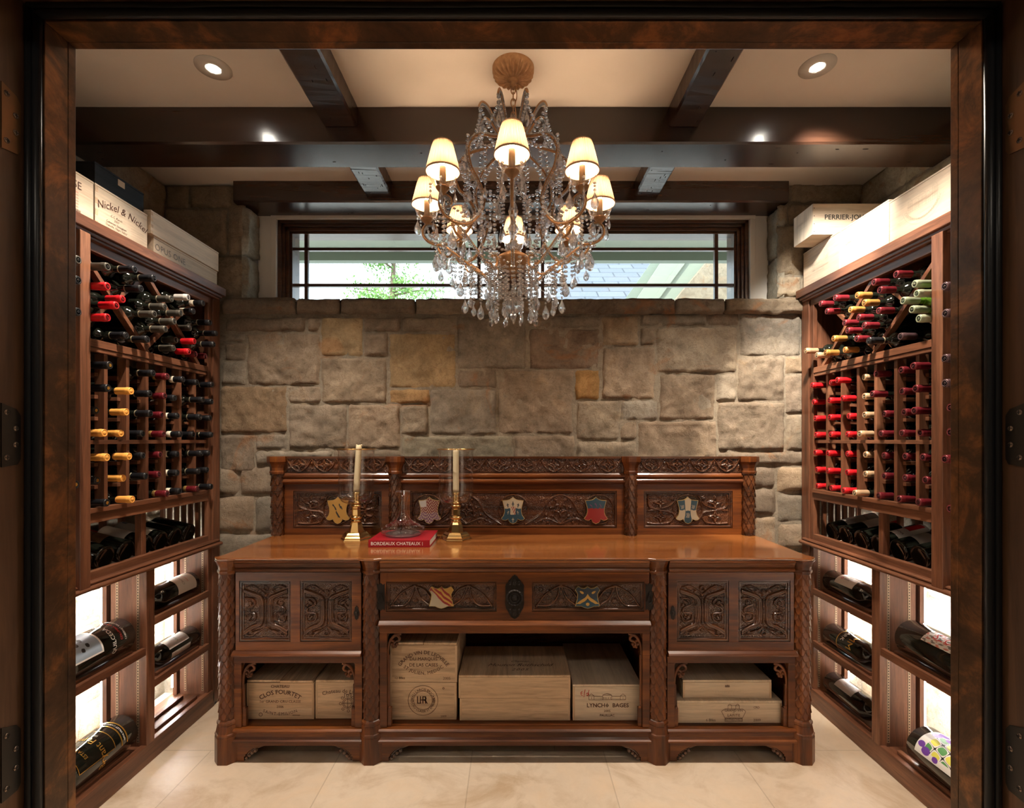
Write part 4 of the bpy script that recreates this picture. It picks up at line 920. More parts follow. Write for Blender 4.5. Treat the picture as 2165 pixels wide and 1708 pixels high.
# ---- relief helper
class RF:
    def __init__(s,w,h,res=.0028):
        s.w,s.h=w,h; s.nx=int(w/res)+2; s.ny=int(h/res)+2
        s.X,s.Y=np.meshgrid(np.linspace(-w/2,w/2,s.nx),np.linspace(-h/2,h/2,s.ny)); s.H=np.zeros_like(s.X)
    def up(s,h): s.H=np.maximum(s.H,h); return s
    def stroke(s,pts,wd,ht,groove=False):
        d=np.full_like(s.X,9.); wd=wd*1.45 if wd<.0045 else wd
        for (a,b) in zip(pts[:-1],pts[1:]):
            ax,ay=a;bx_,by=b; vx,vy=bx_-ax,by-ay; q=np.clip(((s.X-ax)*vx+(s.Y-ay)*vy)/(vx*vx+vy*vy+1e-12),0,1)
            d=np.minimum(d,np.hypot(s.X-ax-q*vx,s.Y-ay-q*vy))
        t=np.clip(1-(d/wd)**2,0,1); h=ht*np.sqrt(t)
        if groove: h=h-ht*.35*np.exp(-(d/(wd*.22))**2)*(t>0)
        return s.up(h)
    def boss(s,x,y,r,h): return s.up(h*np.sqrt(np.clip(1-((s.X-x)**2+(s.Y-y)**2)/r**2,0,1)))
    def ell(s,x,y,a,b,th,h):
        c,q=math.cos(th),math.sin(th); u=(s.X-x)*c+(s.Y-y)*q; v=-(s.X-x)*q+(s.Y-y)*c
        t=np.clip(1-(u/a)**2-(v/b)**2,0,1); return s.up(h*np.sqrt(t)-h*.3*np.exp(-(v/(b*.18))**2)*(t>0))
    def ring(s,x,y,R,wd,h): 
        d=np.abs(np.hypot(s.X-x,s.Y-y)-R); return s.up(h*np.sqrt(np.clip(1-(d/wd)**2,0,1)))
    def flower(s,x,y,R,h,n=5,rot=0):
        for k in range(n): a=rot+2*PI*k/n; s.boss(x+R*.6*math.cos(a),y+R*.6*math.sin(a),R*.42,h*.75)
        return s.boss(x,y,R*.32,h)
    def quatre(s,x,y,R,h):
        for k in range(4):
            a=PI/2*k; s.stroke([(x+R*math.cos(a),y+R*math.sin(a)),(x+R*.35*math.cos(a+PI/4),y+R*.35*math.sin(a+PI/4)),(x+R*math.cos(a+PI/2),y+R*math.sin(a+PI/2))],R*.10,h)
        s.boss(x,y,R*.25,h); return s.ring(x,y,R*.38,R*.07,h*.7)
    def mesh(s,cx,y,cz,mb,noise_=.0008,seed=1):
        fill=.0026*np.clip(np.sin(s.X*560+1.3*np.sin(s.Y*240))*np.sin(s.Y*610+1.1*np.sin(s.X*200))+.15,0,1)*np.clip(1-s.H/.0025,0,1)*(s.H>-.001)
        H=s.H*1.3+(fill if s.w>.1 else 0)+noise_*(vnoise(s.X.shape,2.5,seed)-.5)*2+.0014*(vnoise(s.X.shape,5,seed+3)-.5)*(s.H<.0015)
        P=np.stack([cx+s.X,y-H,cz+s.Y],-1); mb.grid(P,0,True); return mb
def cv(pts,n=10):
    out=[]; P=[pts[0]]+list(pts)+[pts[-1]]
    for i in range(1,len(P)-2):
        p0,p1,p2,p3=[np.array(q,float) for q in P[i-1:i+3]]
        for k in range(n):
            t=k/n; out.append(tuple(.5*((2*p1)+(-p0+p2)*t+(2*p0-5*p1+4*p2-p3)*t*t+(-p0+3*p1-3*p2+p3)*t**3)))
    out.append(tuple(pts[-1])); return out
def frame_ring(mb,x0,x1,z0,z1,y,steps,mi=0):
    """stepped/bevelled recess frame: steps list of (inset, depth) giving rings"""
    prev=None
    for (ins,dp) in steps:
        ring=[(x0+ins,y+dp,z0+ins),(x1-ins,y+dp,z0+ins),(x1-ins,y+dp,z1-ins),(x0+ins,y+dp,z1-ins)]
        k=len(mb.v); mb.v+=ring
        if prev is not None:
            for i in range(4): j=(i+1)%4; mb.f.append((prev+i,prev+j,k+j,k+i)); mb.m.append(mi); mb.sm.append(False)
        prev=k
    return mb
STEP=[(0,0),(0,.004),(.004,.004),(.006,.0015),(.009,.0015),(.010,.006),(.013,.009),(.016,.009),(.017,.013)]
def carved(parent,x0,x1,z0,z1,y,fill,name='carved_panel',inset=.017,depth=.0135,mat=None,res=.0019,nm=None):
    m=MB(); frame_ring(m,x0,x1,z0,z1,y,STEP)
    R=RF(x1-x0-2*inset,z1-z0-2*inset,res); fill(R); R.mesh((x0+x1)/2,y+depth,(z0+z1)/2,m)
    return part(name,m,mat or oakdark,parent)
def panel_face(mb,x0,x1,z0,z1,y0,y1,holes):
    """board with rectangular holes (holes: list of x0,x1,z0,z1) built from strips"""
    xs=sorted({x0,x1,*[h[0] for h in holes],*[h[1] for h in holes]}); 
    for a,b in zip(xs[:-1],xs[1:]):
        hs=sorted([(h[2],h[3]) for h in holes if h[0]<=a+1e-6 and h[1]>=b-1e-6]); z=z0
        for (p,q) in hs: mb.box(a,b,y0,y1,z,p); z=q
        mb.box(a,b,y0,y1,z,z1)
    return mb
def linen(var):
    def f(R):
        w,h=R.w,R.h
        for sg in(-1,1):
            band=cv([(sg*w*.50,h*.37),(sg*w*.30,h*.31),(sg*w*.12,h*.24),(sg*w*.085,h*.1),(sg*w*.085,-h*.12),(sg*w*.13,-h*.25),(sg*w*.32,-h*.32),(sg*w*.50,-h*.42)])
            R.stroke(band,w*.055,.010,True)
            R.stroke([(x+sg*w*.065,y) for x,y in band],.0016,.009)
            vine=cv([(sg*w*.48,h*.24),(sg*w*.30,h*.22),(sg*w*.25,h*.12),(sg*w*.42,h*.05),(sg*w*.42,-h*.03),(sg*w*.24,-h*.06),(sg*w*.26,-h*.18),(sg*w*.42,-h*.20),(sg*w*.46,-h*.10)])
            R.stroke(vine,.0026,.0085)
            if var%2==0:
                for (a,b) in ((.36,.14),(.33,.07),(.40,.02),(.36,-.10),(.40,-.15)): R.flower(sg*w*a,h*b,.011,.009)
            else:
                for (a,b) in ((.33,-.11),(.38,-.08),(.36,-.14),(.40,-.12)): R.boss(sg*w*a,h*b,.0055,.011)
                R.ell(sg*w*.37,h*.15,.016,.009,.6*sg,.009); R.ell(sg*w*.44,h*.10,.012,.006,-.9*sg,.008)
            R.ell(sg*w*.28,h*.42,.020,.0085,.35*sg,.009); R.ell(sg*w*.15,h*.36,.013,.007,-.5*sg,.008)
            R.stroke(cv([(0,h*.30),(sg*w*.14,h*.40),(sg*w*.3,h*.47),(sg*w*.45,h*.44)]),.002,.008)
            R.ell(sg*w*.22,-h*.40,.020,.008,-.4*sg,.009); R.flower(sg*w*(.36 if var%2 else .33),-h*.41,.011,.010)
            R.stroke(cv([(0,-h*.30),(sg*w*.14,-h*.38),(sg*w*.3,-h*.46),(sg*w*.45,-h*.45)]),.002,.008)
        R.stroke([(0,h*.22),(0,-h*.24)],.0032,.0075)
        t=np.sin(R.Y*900+R.X*600)*.0012*(np.abs(R.X)<.0032)*(np.abs(R.Y)<h*.23); R.H+=t
        R.ring(0,h*.42 if var in(0,3) else -h*.42,.010,.0028,.009); R.boss(0,h*.29,.009,.009); R.flower(0,-h*.36 if var in(0,3) else h*.36,.010,.009)
    return f
def vines_shield(nsh,w0=.064):
    def f(R):
        w,h=R.w,R.h
        for sg in(-1,1):
            R.quatre(sg*w*.33,h*.22,h*.20,.009); R.quatre(sg*w*.33,-h*.24,h*.19,.009)
            R.stroke(cv([(sg*w*.48,h*.45),(sg*w*.47,h*.1),(sg*w*.36,-h*.02),(sg*w*.2,-h*.1),(sg*w*.14,-h*.3),(sg*w*.02,-h*.48)]),.0032,.009)
            R.stroke(cv([(sg*w*.48,-h*.05),(sg*w*.34,h*.02),(sg*w*.2,h*.15),(sg*w*.12,h*.46)]),.0028,.008)
            R.stroke(cv([(sg*w*.48,-h*.45),(sg*w*.36,-h*.47),(sg*w*.22,-h*.42),(sg*w*.16,-h*.2)]),.0028,.008)
            R.flower(sg*w*.19,h*.36,.014,.008); R.ell(sg*w*.45,-h*.02,.010,.006,0,.008); R.boss(sg*w*.22,-h*.46,.004,.008)
        R.ring(0,0,h*.47,.003,.009)
    return f
def long_vines(R):
    w,h=R.w,R.h
    cx=[-w*.5+.0815,0,w*.5-.0825]
    for x in cx: R.ring(x,0,h*.475,.0032,.010)
    for x in (-w*.235,w*.235):
        R.stroke(cv([(x-.195,-h*.48),(x-.11,-h*.15),(x-.06,h*.30),(x,h*.47),(x+.06,h*.30),(x+.11,-h*.15),(x+.195,-h*.48)]),.0032,.010)
        R.quatre(x,-h*.05,h*.18,.009)
        for sg in(-1,1):
            R.stroke(cv([(x,-h*.48),(x+sg*.04,-h*.2),(x+sg*.03,h*.1),(x+sg*.02,h*.3)]),.0022,.008)
            R.stroke(cv([(x,-h*.48),(x+sg*.08,-h*.30),(x+sg*.14,-h*.44)]),.0022,.008)
            for (a,b,r) in ((.03,.30,.008),(.055,.05,.009),(.08,-.18,.009),(.045,-.22,.008),(.11,-.36,.009),(.07,-.42,.008),(.02,.12,.007)): R.boss(x+sg*a,h*b,r,.010)
            R.flower(x+sg*.105,h*.34,.015,.009)
def drawer_vines(R):
    w,h=R.w,R.h
    for sg in(-1,1):
        R.stroke(cv([(sg*w*.49,-h*.45),(sg*w*.40,h*.1),(sg*w*.27,h*.46),(sg*w*.25,h*.46)]),.0034,.009)
        R.stroke(cv([(sg*w*.49,-h*.42),(sg*w*.36,-h*.40),(sg*w*.29,0),(sg*w*.26,h*.46),(sg*w*.20,-h*.1),(sg*w*.10,-h*.45)]),.0034,.009)
        R.stroke(cv([(sg*w*.26,h*.46),(sg*w*.17,h*.30),(sg*w*.11,-h*.05),(sg*w*.06,-h*.45)]),.0034,.009)
        R.flower(sg*w*.255,-h*.22,.014,.009,6); R.flower(sg*w*.45,h*.30,.010,.009)
        R.ell(sg*w*.37,h*.12,.018,.010,.9*sg,.006); R.ell(sg*w*.17,-h*.05,.016,.009,-.9*sg,.006); R.ell(sg*w*.42,-h*.25,.012,.008,.5*sg,.006)
        for q in (-.31,-.20): R.boss(sg*w*q*-1,-h*.38,.005,.008)
def frieze(R):
    w,h=R.w,R.h; n=max(2,round(w/.15)); p=w/n
    for k in range(n):
        x=-w/2+p*(k+.5); R.quatre(x,0,h*.40,.008)
        R.ring(x,0,h*.50,.0028,.008)
        for sg in(-1,1): R.stroke(cv([(x,-h*.5),(x+sg*p*.28,-h*.2),(x+sg*p*.42,h*.2),(x+sg*p*.5,h*.5)]),.0026,.008)
        R.flower(x+p*.5,(h*.28 if k%2 else -h*.28),.009,.008)
        R.ell(x+p*.5,(-h*.15 if k%2 else h*.15),.012,.006,PI/2,.007)
    R.flower(-w/2+.012,-h*.2,.009,.008)
# ---- shields
def shield(parent,cx,cz,w,h,y,art,mats,style=0,th=.009):
    """heraldic shield, per-face colours from art(u,v) u in -1..1, v 0(top)..1"""
    if style==0: # three-lobed foot, ogee top
        half=[(0,1.0),(.10,.955),(.30,.90),(.55,.875),(.86,.865),(.84,.75),(.74,.60),(.72,.45),(.80,.32),(1.0,.20),(.88,.145),(.66,.125),(.50,.15),(.40,.185),(.36,.12),(.24,.045),(0,0)]
    else:
        half=[(0,1.0),(.10,.95),(.28,.905),(.52,.92),(.80,1.0),(.90,.93),(1.0,.82),(.88,.74),(.78,.62),(.80,.42),(.74,.25),(.5,.10),(.22,.035),(0,0)]
    zs=[p[1] for p in half][::-1]; xs_=[p[0] for p in half][::-1]
    ny,nx=96,80; P=np.zeros((ny+1,nx+1,3)); mf=[]
    hw=lambda v: float(np.interp(v,zs,xs_)) if style==0 else float(np.interp(v,[z for z,_ in sorted(zip(zs,xs_))],[x for _,x in sorted(zip(zs,xs_))]))
    # top outline as function of x
    tx=[p[0] for p in half if p[1]>=.82]; tz=[p[1] for p in half if p[1]>=.82]
    o=np.argsort(tx); tx=np.array(tx)[o]; tz=np.array(tz)[o]
    bx_=[(p[0],p[1]) for p in half if p[1]<=.21]; bx_.sort(); bxx=[q[0] for q in bx_]; bzz=[q[1] for q in bx_]
    for j in range(ny+1):
        for i in range(nx+1):
            u=-1+2*i/nx; v=j/ny
            top=float(np.interp(abs(u)*1.0,tx,tz)); bot=float(np.interp(abs(u),bxx,bzz))
            z=bot+(top-bot)*v
            side=float(np.interp(z,[.0,.2,.32,.45,.60,.75,.865,1.0] if style==0 else [0,.1,.25,.42,.62,.74,.82,1.0],[1.0,1.0,.80,.72,.74,.84,.90,.94] if style==0 else [1.,1.,.92,.84,.80,.90,1.0,.95]))
            P[j,i]=(cx+u*side*w/2,y-th-.004*(1-u*u),cz-h/2+z*h)
    bd=set()
    mf=[[ (0 if (i<2 or i>nx-3 or j<2 or j>ny-3) else art((-1+2*(i+.5)/nx),1-(j+.5)/ny)) for i in range(nx)] for j in range(ny)]
    m=MB(); m.grid(P,0,True,mf)
    # rim skirt
    loop=[P[0,i] for i in range(nx+1)]+[P[j,nx] for j in range(1,ny+1)]+[P[ny,i] for i in range(nx-1,-1,-1)]+[P[j,0] for j in range(ny-1,0,-1)]
    n=len(loop); vs=[tuple(q) for q in loop]+[(q[0],y+.002,q[2]) for q in loop]; m.add(vs,[(i,i+n,(i+1)%n+n,(i+1)%n) for i in range(n)],0)
    return part('painted_shield',m,mats,parent)
gold_=plain('shield_gold',(.42,.24,.06),.42,.2); rimg=plain('shield_rim',(.38,.26,.10),.4,.4); sblack=plain('shield_black',(.02,.018,.016),.5); sred=plain('shield_red',(.20,.018,.016),.4)
sblue=plain('shield_blue',(.018,.048,.068),.4); sdark=plain('shield_dark_blue',(.018,.028,.04),.4); sivory=plain('shield_ivory',(.36,.30,.21),.45); smar=plain('shield_maroon',(.14,.02,.02),.4); sviolet=plain('shield_violet',(.13,.05,.10),.4)
def bird(u,v,cu,cv_,s=1.):
    a,b=(u-cu)/s,(v-cv_)/s
    ca,sa=math.cos(.6),math.sin(.6); p=a*ca+b*sa*1.2; q=-a*sa+b*1.2*ca
    return (p/.24)**2+(q/.06)**2<1 or ((a+.17)**2+(b*1.2+.13)**2<.004) or (abs(a-.03)<.02 and 0<b<.10)
def art_birds(u,v): return 2 if (bird(u,v,-.32,.36) or bird(u,v,.36,.36) or bird(u,v,.02,.66)) else 1
def art_check(u,v):
    if u<-.28 and v<.34: return 3
    a=(u*.9+v*1.6)*4.6; b=(u*.9-v*1.6)*4.6
    g=(a%1<.42) or (b%1<.42)
    return (2 if (v<.6) else 4) if g else 1
def art_cross(u,v):
    d=max(abs(u)/.30,abs(v-.5)/.16)
    if d<1: return 3 if ((u+v*1.2)*7)%1.6<.7 and u+ (0.5-v)*1.2>-.05 else 1
    if v<.42:
        for cu in(-.55,0,.55):
            if abs(u-cu)<.05 and .17<v<.36 or abs(v-.24)<.02 and abs(u-cu)<.13: return 4
        return 1
    for cu,cc in((-.55,.62),(.55,.62),(0,.86)):
        if abs(u-cu)<.035 and abs(v-cc)<.09 or abs(v-cc+.02)<.016 and abs(u-cu)<.09: return 1
    return 2
def art_redb(u,v):
    if v<.40+.012*((u*14)%1>.5):
        for cu in(-.5,0,.5):
            if bird(u,v,cu,.28,.6): return 3
        return 2
    return 1
def art_quart(u,v):
    q=(abs(u)<.30)==(v<.50)
    if q: return 1
    for cu,cc in((-.6,.34),(.6,.34),(0,.68)):
        a,b=u-cu,v-cc
        if abs(a)<.17 and abs(b)<.09 and ((a*9+b*6)%1.0<.42): return 1
    return 2
def art_bend(u,v):
    t=(u*.62-(v-.5)*1.15)
    if t>.62: return 3
    if t>.47: return 2
    if t>.30: return 3
    if t>.13: return 2
    if t>-.02: return 3
    if t>-.17: return 2
    return 1
def art_chev(u,v):
    t=v-.33-abs(u)*.55
    if 0<t<.19 and v<.88: return 1
    for cu,cc in((-.52,.24),(.52,.24),(0,.80)):
        if ((u-cu)/.16)**2+((v-cc)/.075)**2<1: return 1
    return 2 if v<.6 else 3
# ---- top
m=MB()
def outline(e):
    yf=2.222-e; P=[(SX-1.335-e,2.80)]
    for k,px in enumerate(PZX):
        r=.052+e; cy=2.262; q=[]
        cs=r*math.tan(PI/8)
        pts=[(px-r,cy-cs),(px-cs,cy-r),(px+cs,cy-r),(px+r,cy-cs)]
        if k==0: P+= [(SX-1.340-e,cy+.02),(px-r,cy-cs),(px-cs,cy-r),(px+cs,cy-r),(px+r,yf+.0)]
        elif k==3: P+=[(px-r,yf),(px-cs,cy-r),(px+cs,cy-r),(px+r,cy-cs),(SX+1.340+e,cy+.02)]
        else: P+=[(px-r,yf),(px-cs,cy-r),(px+cs,cy-r),(px+r,yf)]
    P.append((SX+1.335+e,2.80)); return P
m.prism(outline(.0),.9085,ZT,'z'); part('table_top',m,oaktop,sb,.004)
# cornice pieces between the posts
prof=[(2.222,.9075),(2.220,.902),(2.226,.898),(2.231,.888),(2.236,.874),(2.231,.872),(2.228,.866),(2.231,.859),(2.238,.855),(2.30,.855),(2.30,.9075)]
m=MB()
for a,b in zip(PZX[:-1],PZX[1:]): part('cornice_moulding',MB().extr(prof,a+.044,b-.044,'x'),oak['x'],sb)
for sgn,px in((-1,PZX[0]),(1,PZX[3])): 
    xs=SX+sgn*1.335; part('cornice_moulding',MB().box(xs-sgn*.03,xs,2.27,2.79,.856,.9075),oak['y'],sb)
# ---- posts
def octo(m,cx,cy,pr,mi=0): m.lathe(pr,8,(cx,cy,0),rot=PI/8,smooth=False,mi=mi)
def scale_shaft(m,cx,cy,r,z0,z1,col=8,rowh=.0262,amp=.0105,point=False,mi=0):
    nu=col*14; nv=int((z1-z0)/.0026); P=np.zeros((nv+1,nu,3))
    a=np.arange(nu)/nu*2*PI; z=np.linspace(z0,z1,nv+1); A,Z=np.meshgrid(a,z)
    cw=2*PI/col; H=np.zeros_like(A)
    for rowo in (1,0):
        k=np.floor((Z-z0)/rowh)+rowo; off=np.where(k%2==0,0.,.5)
        u=((A/cw+off)%1)-.5; v=(Z-z0)-k*rowh   # v measured up from the tip row line
        zz=v+rowh*.95
        lim=(1-(2*np.abs(u))**(1.35 if point else 2.3))
        inside=(zz>rowh*.95*(1-lim*1.0)) & (zz<rowh*2.3)
        hh=amp*(1.05-.42*(zz/rowh)) - (amp*.45)*(np.abs(u)<.0)
        H=np.where(inside&(H==0),np.maximum(hh,.0008),H)
    oc=r*math.cos(PI/8)/np.cos(((A+PI/8)%(PI/4))-PI/8)*1.02
    Rr=oc-amp*.6+H
    P[...,0]=cx+Rr*np.cos(A); P[...,1]=cy+Rr*np.sin(A); P[...,2]=Z
    m.grid(P,mi,True,wrap=True); return m
for px in PZX:
    cy=2.262; post=MB(); k=1/math.cos(PI/8)
    octo(post,px,cy,[(.0575*k*.9,.0),(.0575*k*.9,.115),(.0555*k*.9,.122),(.0585*k*.88,.1225),(.0585*k*.88,.130),(.0545*k*.88,.134),(.051*k*.88,.150),(.0475*k*.88,.166),(.050*k*.88,.170),(.050*k*.88,.180),(.046*k*.88,.186),(.041*k*.88,.190)]); part('post_base',post,oak['z'],sb,.0008); post=MB()
    octo(post,px,cy,[(.038*k,.845),(.0425*k,.853),(.0425*k,.861),(.039*k,.866),(.040*k,.878),(.046*k,.894),(.052*k,.905),(.052*k,.908)])
    part('post_capital',post,oak['z'],sb,.0008)
    m=MB(); scale_shaft(m,px,cy,.0385,.190,.847); part('scale_shaft',m,oak['z'],sb)
# ---- doors
for i,(x0,x1,pans,ex) in enumerate(((-1.252,-.686,((-1.236,-1.0035),(-.961,-.7275)),-.706),(.700,1.266,((.7385,.973),(1.0155,1.2505)),.720))):
    m=MB(); hs=[(a,b,.540,.815) for a,b in pans]
    panel_face(m,x0,x1,.501,.853,YF,YF+.022,hs); dd=part('cupboard_door',m,oak['x'],sb)
    for k,(a,b) in enumerate(pans): carved(dd,a,b,.540,.815,YF,linen(i*2+k if i==0 else 3-k))
    m=MB(); 
    R=RF(.024,.066,.0016); R.ell(0,0,.010,.030,0,.0) if False else None
    q=[(ex+.011*math.cos(t)*(1+.18*math.cos(6*t)),.671+.031*math.sin(t)*(1+.06*math.cos(8*t))) for t in np.linspace(0,2*PI,40)[:-1]]
    m.prism(q,YF-.003,YF+.001,'y'); m.ball((ex,YF-.003,.671),.0065,10,6,0,(1,.5,1)); m.box(ex-.0016,ex+.0016,YF-.0068,YF-.006,.660,.672,1); m.ball((ex,YF-.0062,.673),.003,8,5,1,(1,.4,1))
    part('keyhole_plate',m,[iron,sblack],dd)
# ---- centre fall front
fc=MB(); hp=((-.574,-.0745),(.0845,.592)); hs=[(a,b,.6755,.811) for a,b in hp]
panel_face(fc,-.600,.614,.637,.853,YF,YF+.022,hs); fall=part('centre_drawer',fc,oak['x'],sb)
for a,b in hp: carved(fall,a,b,.6755,.811,YF,drawer_vines)
shield(fall,ux(933,2.24),.7395,.113,.1005,YF+.008,art_bend,[rimg,sivory,sred,gold_],1,.006)
shield(fall,ux(1242.5,2.24),.7395,.113,.1005,YF+.008,art_chev,[rimg,gold_,sdark,sblue],1,.006)
# lock plate
lx=SX-.0005; q=[]
pts=[(0,.101),(.010,.092),(.016,.082),(.026,.076),(.031,.064),(.040,.056),(.0415,.050),(.0415,-.006),(.043,-.03),(.040,-.042),(.036,-.054),(.026,-.072),(.018,-.088),(.010,-.094),(0,-.099)]
q=[(lx+x,.7425+z) for x,z in pts]+[(lx-x,.7425+z) for x,z in pts[::-1][1:-1]]
m=MB(); m.prism(q,YF-.004,YF+.001,'y')
R=RF(.078,.19,.0019)
R.ring(0,-.004,.021,.003,.004); R.ring(0,-.004,.033,.004,.004)
for k in range(16): a=2*PI*k/16; R.boss(.033*math.cos(a),-.004+.033*math.sin(a),.0042,.006)
for zz in(-.06,-.075,.06,.072): R.flower(0,zz,.008,.004); R.boss(.02,zz*.95,.004,.004); R.boss(-.02,zz*.95,.004,.004)
R.boss(0,-.004,.014,.0045); R.stroke([(0,.0),(0,-.012)],.002,.007)
mask=(np.abs(R.X)<np.interp(-np.abs(R.Y+0),[-.1,-.09,-.06,-.05,0],[.004,.012,.030,.040,.040]))
R.H=np.where(mask,R.H,-.004); R.mesh(lx,YF-.0042,.7425,m,.0003)
part('lock_plate',m,iron,fall)
for sgn,cx in((-1,ux(805,2.24)),(1,ux(1373,2.24))):
    m=MB(); q=[(cx+a,.7425+b) for a,b in ((-.018,-.060),(-.010,-.054),(0,-.063),(.010,-.054),(.018,-.060),(.018,.060),(.010,.054),(0,.063),(-.010,.054),(-.018,.060))]; m.prism(q,YF-.002,YF+.001,'y')
    m.tube([(cx,YF-.008,.7425+.018),(cx+.007,YF-.008,.7425-.002),(cx+.012,YF-.008,.7425-.018),(cx,YF-.008,.7425-.028),(cx-.012,YF-.008,.7425-.018),(cx-.007,YF-.008,.7425-.002),(cx,YF-.008,.7425+.018)],.002,6,cap=False); m.ball((cx,YF-.005,.7425+.020),.0045,8,5)
    part('drop_handle',m,iron,fall)
# ---- waist mouldings
def nose(z,yo=.022): return [(YF-.004,z+.010),(YF-yo+.006,z+.002),(YF-yo,z-.004),(YF-yo,z-.010),(YF-.004,z-.014),(YF+.02,z-.014),(YF+.02,z+.010)]
for z_,a_,b_ in ((.490,-1.262,-.682),(.490,.696,1.276),(.626,-.604,.618)): part('waist_moulding',MB().extr(nose(z_),a_,b_,'x'),oak['x'],sb,.0015)
# ---- lower frames with cusped brackets
def cusp(sgn,cx,cz,y0,y1,sz=1.):
    """spandrel bracket in the upper corner: cx inner stile face x, cz underside z; sgn=+1 bracket grows to +x"""
    m=MB(); A=cv([(0,0),(.052,0),(.046,-.010),(.034,-.016),(.030,-.028),(.040,-.038),(.058,-.040),(.062,-.052),(.054,-.060),(.040,-.056),(.028,-.050),(.020,-.040),(.014,-.052),(.008,-.080),(0,-.085)],4)
    return A
def bracket(sgn,cx,cz):
    m=MB(); S_=lambda p:(cx+sgn*p[0],2.258-(.004),cz+p[1])
    m.tube([(cx+sgn*x,2.256,cz+z) for x,z in cv([(0,-.12),(.001,-.085),(.006,-.055),(.018,-.028),(.036,-.012),(.060,-.005)],6)],[.0075]*31,6,flat=.9)
    m.tube([(cx+sgn*x,2.255,cz+z) for x,z in cv([(.034,-.012),(.046,-.014),(.054,-.026),(.050,-.036),(.038,-.040),(.030,-.050)],6)],[.0075-.00010*i for i in range(31)],7)
    m.tube([(cx+sgn*x,2.255,cz+z) for x,z in cv([(.012,-.040),(.022,-.036),(.030,-.042),(.030,-.050)],6)],.006,6)
    for a,b in ((.030,-.056),(.042,-.052),(.020,-.052),(.036,-.062),(.026,-.064)): m.ball((cx+sgn*a,2.254,cz+b),.0075,7,5)
    m.prism([(cx,cz),(cx+sgn*.018,cz),(cx+sgn*.008,cz-.006),(cx+sgn*.004,cz-.016),(cx,cz-.03)],2.258,2.266,'y'); return m
for (x0,x1,zt) in ((-1.262,-.682,.478),(-.604,.618,.612),(.696,1.276,.478)):
    m=MB(); zo=zt-.036; ix0,ix1=x0+.034,x1-.034
    m.box(x0,x1,YF+.003,YF+.028,zo,zt-.0005); 
    for a,b,sg in ((x0,ix0,1),(x1,ix1,-1)):
        m.box(a,b,YF+.003,YF+.028,.1505,zo)
        m.box(b+sg*.0005,b+sg*.018,YF+.010,YF+.030,.1505,.235)
    fr=part('arch_frame',m,oak['x'],sb,.002)
    for b,sg in ((ix0,1),(ix1,-1)):
        part('corner_bracket',bracket(sg,b,zo),oak['z'],fr)
        m=MB(); m.box(b+sg*.0005,b+sg*.010,YF+.012,YF+.022,.235,zo-.10); m.ball((b+sg*.008,YF+.014,.238),.008,8,6); part('chamfer_bead',m,oak['z'],fr)
# ---- carcase
m=MB(); m.box(-1.262,1.276,2.262,2.79,.125,.150); part('bottom_shelf',m,oak['x'],sb)
m=MB(); m.box(-1.30,1.314,2.775,2.80,.10,.855); part('back_panel',m,oakdark,sb)
for x in (-1.262,-.643,.657,1.276):
    m=MB(); m.box(x-.012,x+.012,2.285,2.774,.151,.852); part('side_panel',m,oak['z'],sb)
for a_,b_,c_,d_z in ((-1.248,-.657,.478,.492),(.671,1.262,.478,.492),(-.629,.643,.612,.628)): part('inner_ceiling',MB().box(a_,b_,2.285,2.774,c_,d_z),oakdark,sb)
# base moulding and skirt
bp=[(2.258,.150),(2.234,.1495),(2.226,.143),(2.230,.135),(2.238,.131),(2.236,.112),(2.230,.104),(2.222,.100),(2.222,.093),(2.232,.0925),(2.258,.0925)]
m=MB()
for a,b in zip(PZX[:-1],PZX[1:]): part('base_moulding',MB().extr(bp,a+.038,b-.038,'x'),oak['x'],sb)
m=MB()
for a,b in zip(PZX[:-1],PZX[1:]):
    a+=.045;b-=.045; n=24; up=[]
    def zz(t): # t distance from the nearest end
        return .0 if t<.035 else (.070 if t>.135 else .070*math.sqrt(max(0,1-((.135-t)/.100)**2)))
    xs=np.linspace(a,b,int((b-a)/.006)); 
    for p,q in zip(xs[:-1],xs[1:]):
        z=zz(min((p+q)/2-a,b-(p+q)/2)); m.box(p,q,2.240,2.262,z+.001,.0925)
    part('skirt_board',m,oak['x'],sb); m=MB()
for a,b in zip(PZX[:-1],PZX[1:]):
    for c,sg in ((a+.045,1),(b-.045,-1)):
        m=MB(); r=random.Random(int(c*100))
        m.tube([(c+sg*x,2.248,z) for x,z in cv([(.040,.006),(.052,.030),(.078,.052),(.120,.070)],6)],.006,6)
        for x,z in ((.050,.018),(.062,.030),(.074,.042),(.090,.052)): m.ball((c+sg*x,2.244,z-.002),.0085,8,5,0,(1,.7,1)); m.lathe([(.006,0),(.0078,-.002),(.006,-.003)],8,(c+sg*x,2.238,z-.002),'y')
        part('leaf_bracket',m,oakdark,sb)
for sgn in(-1,1):
    m=MB(); x=SX+sgn*1.318; m.box(x-sgn*.02,x,2.28,2.79,.0,.855); part('end_board',m,oak['z'],sb)
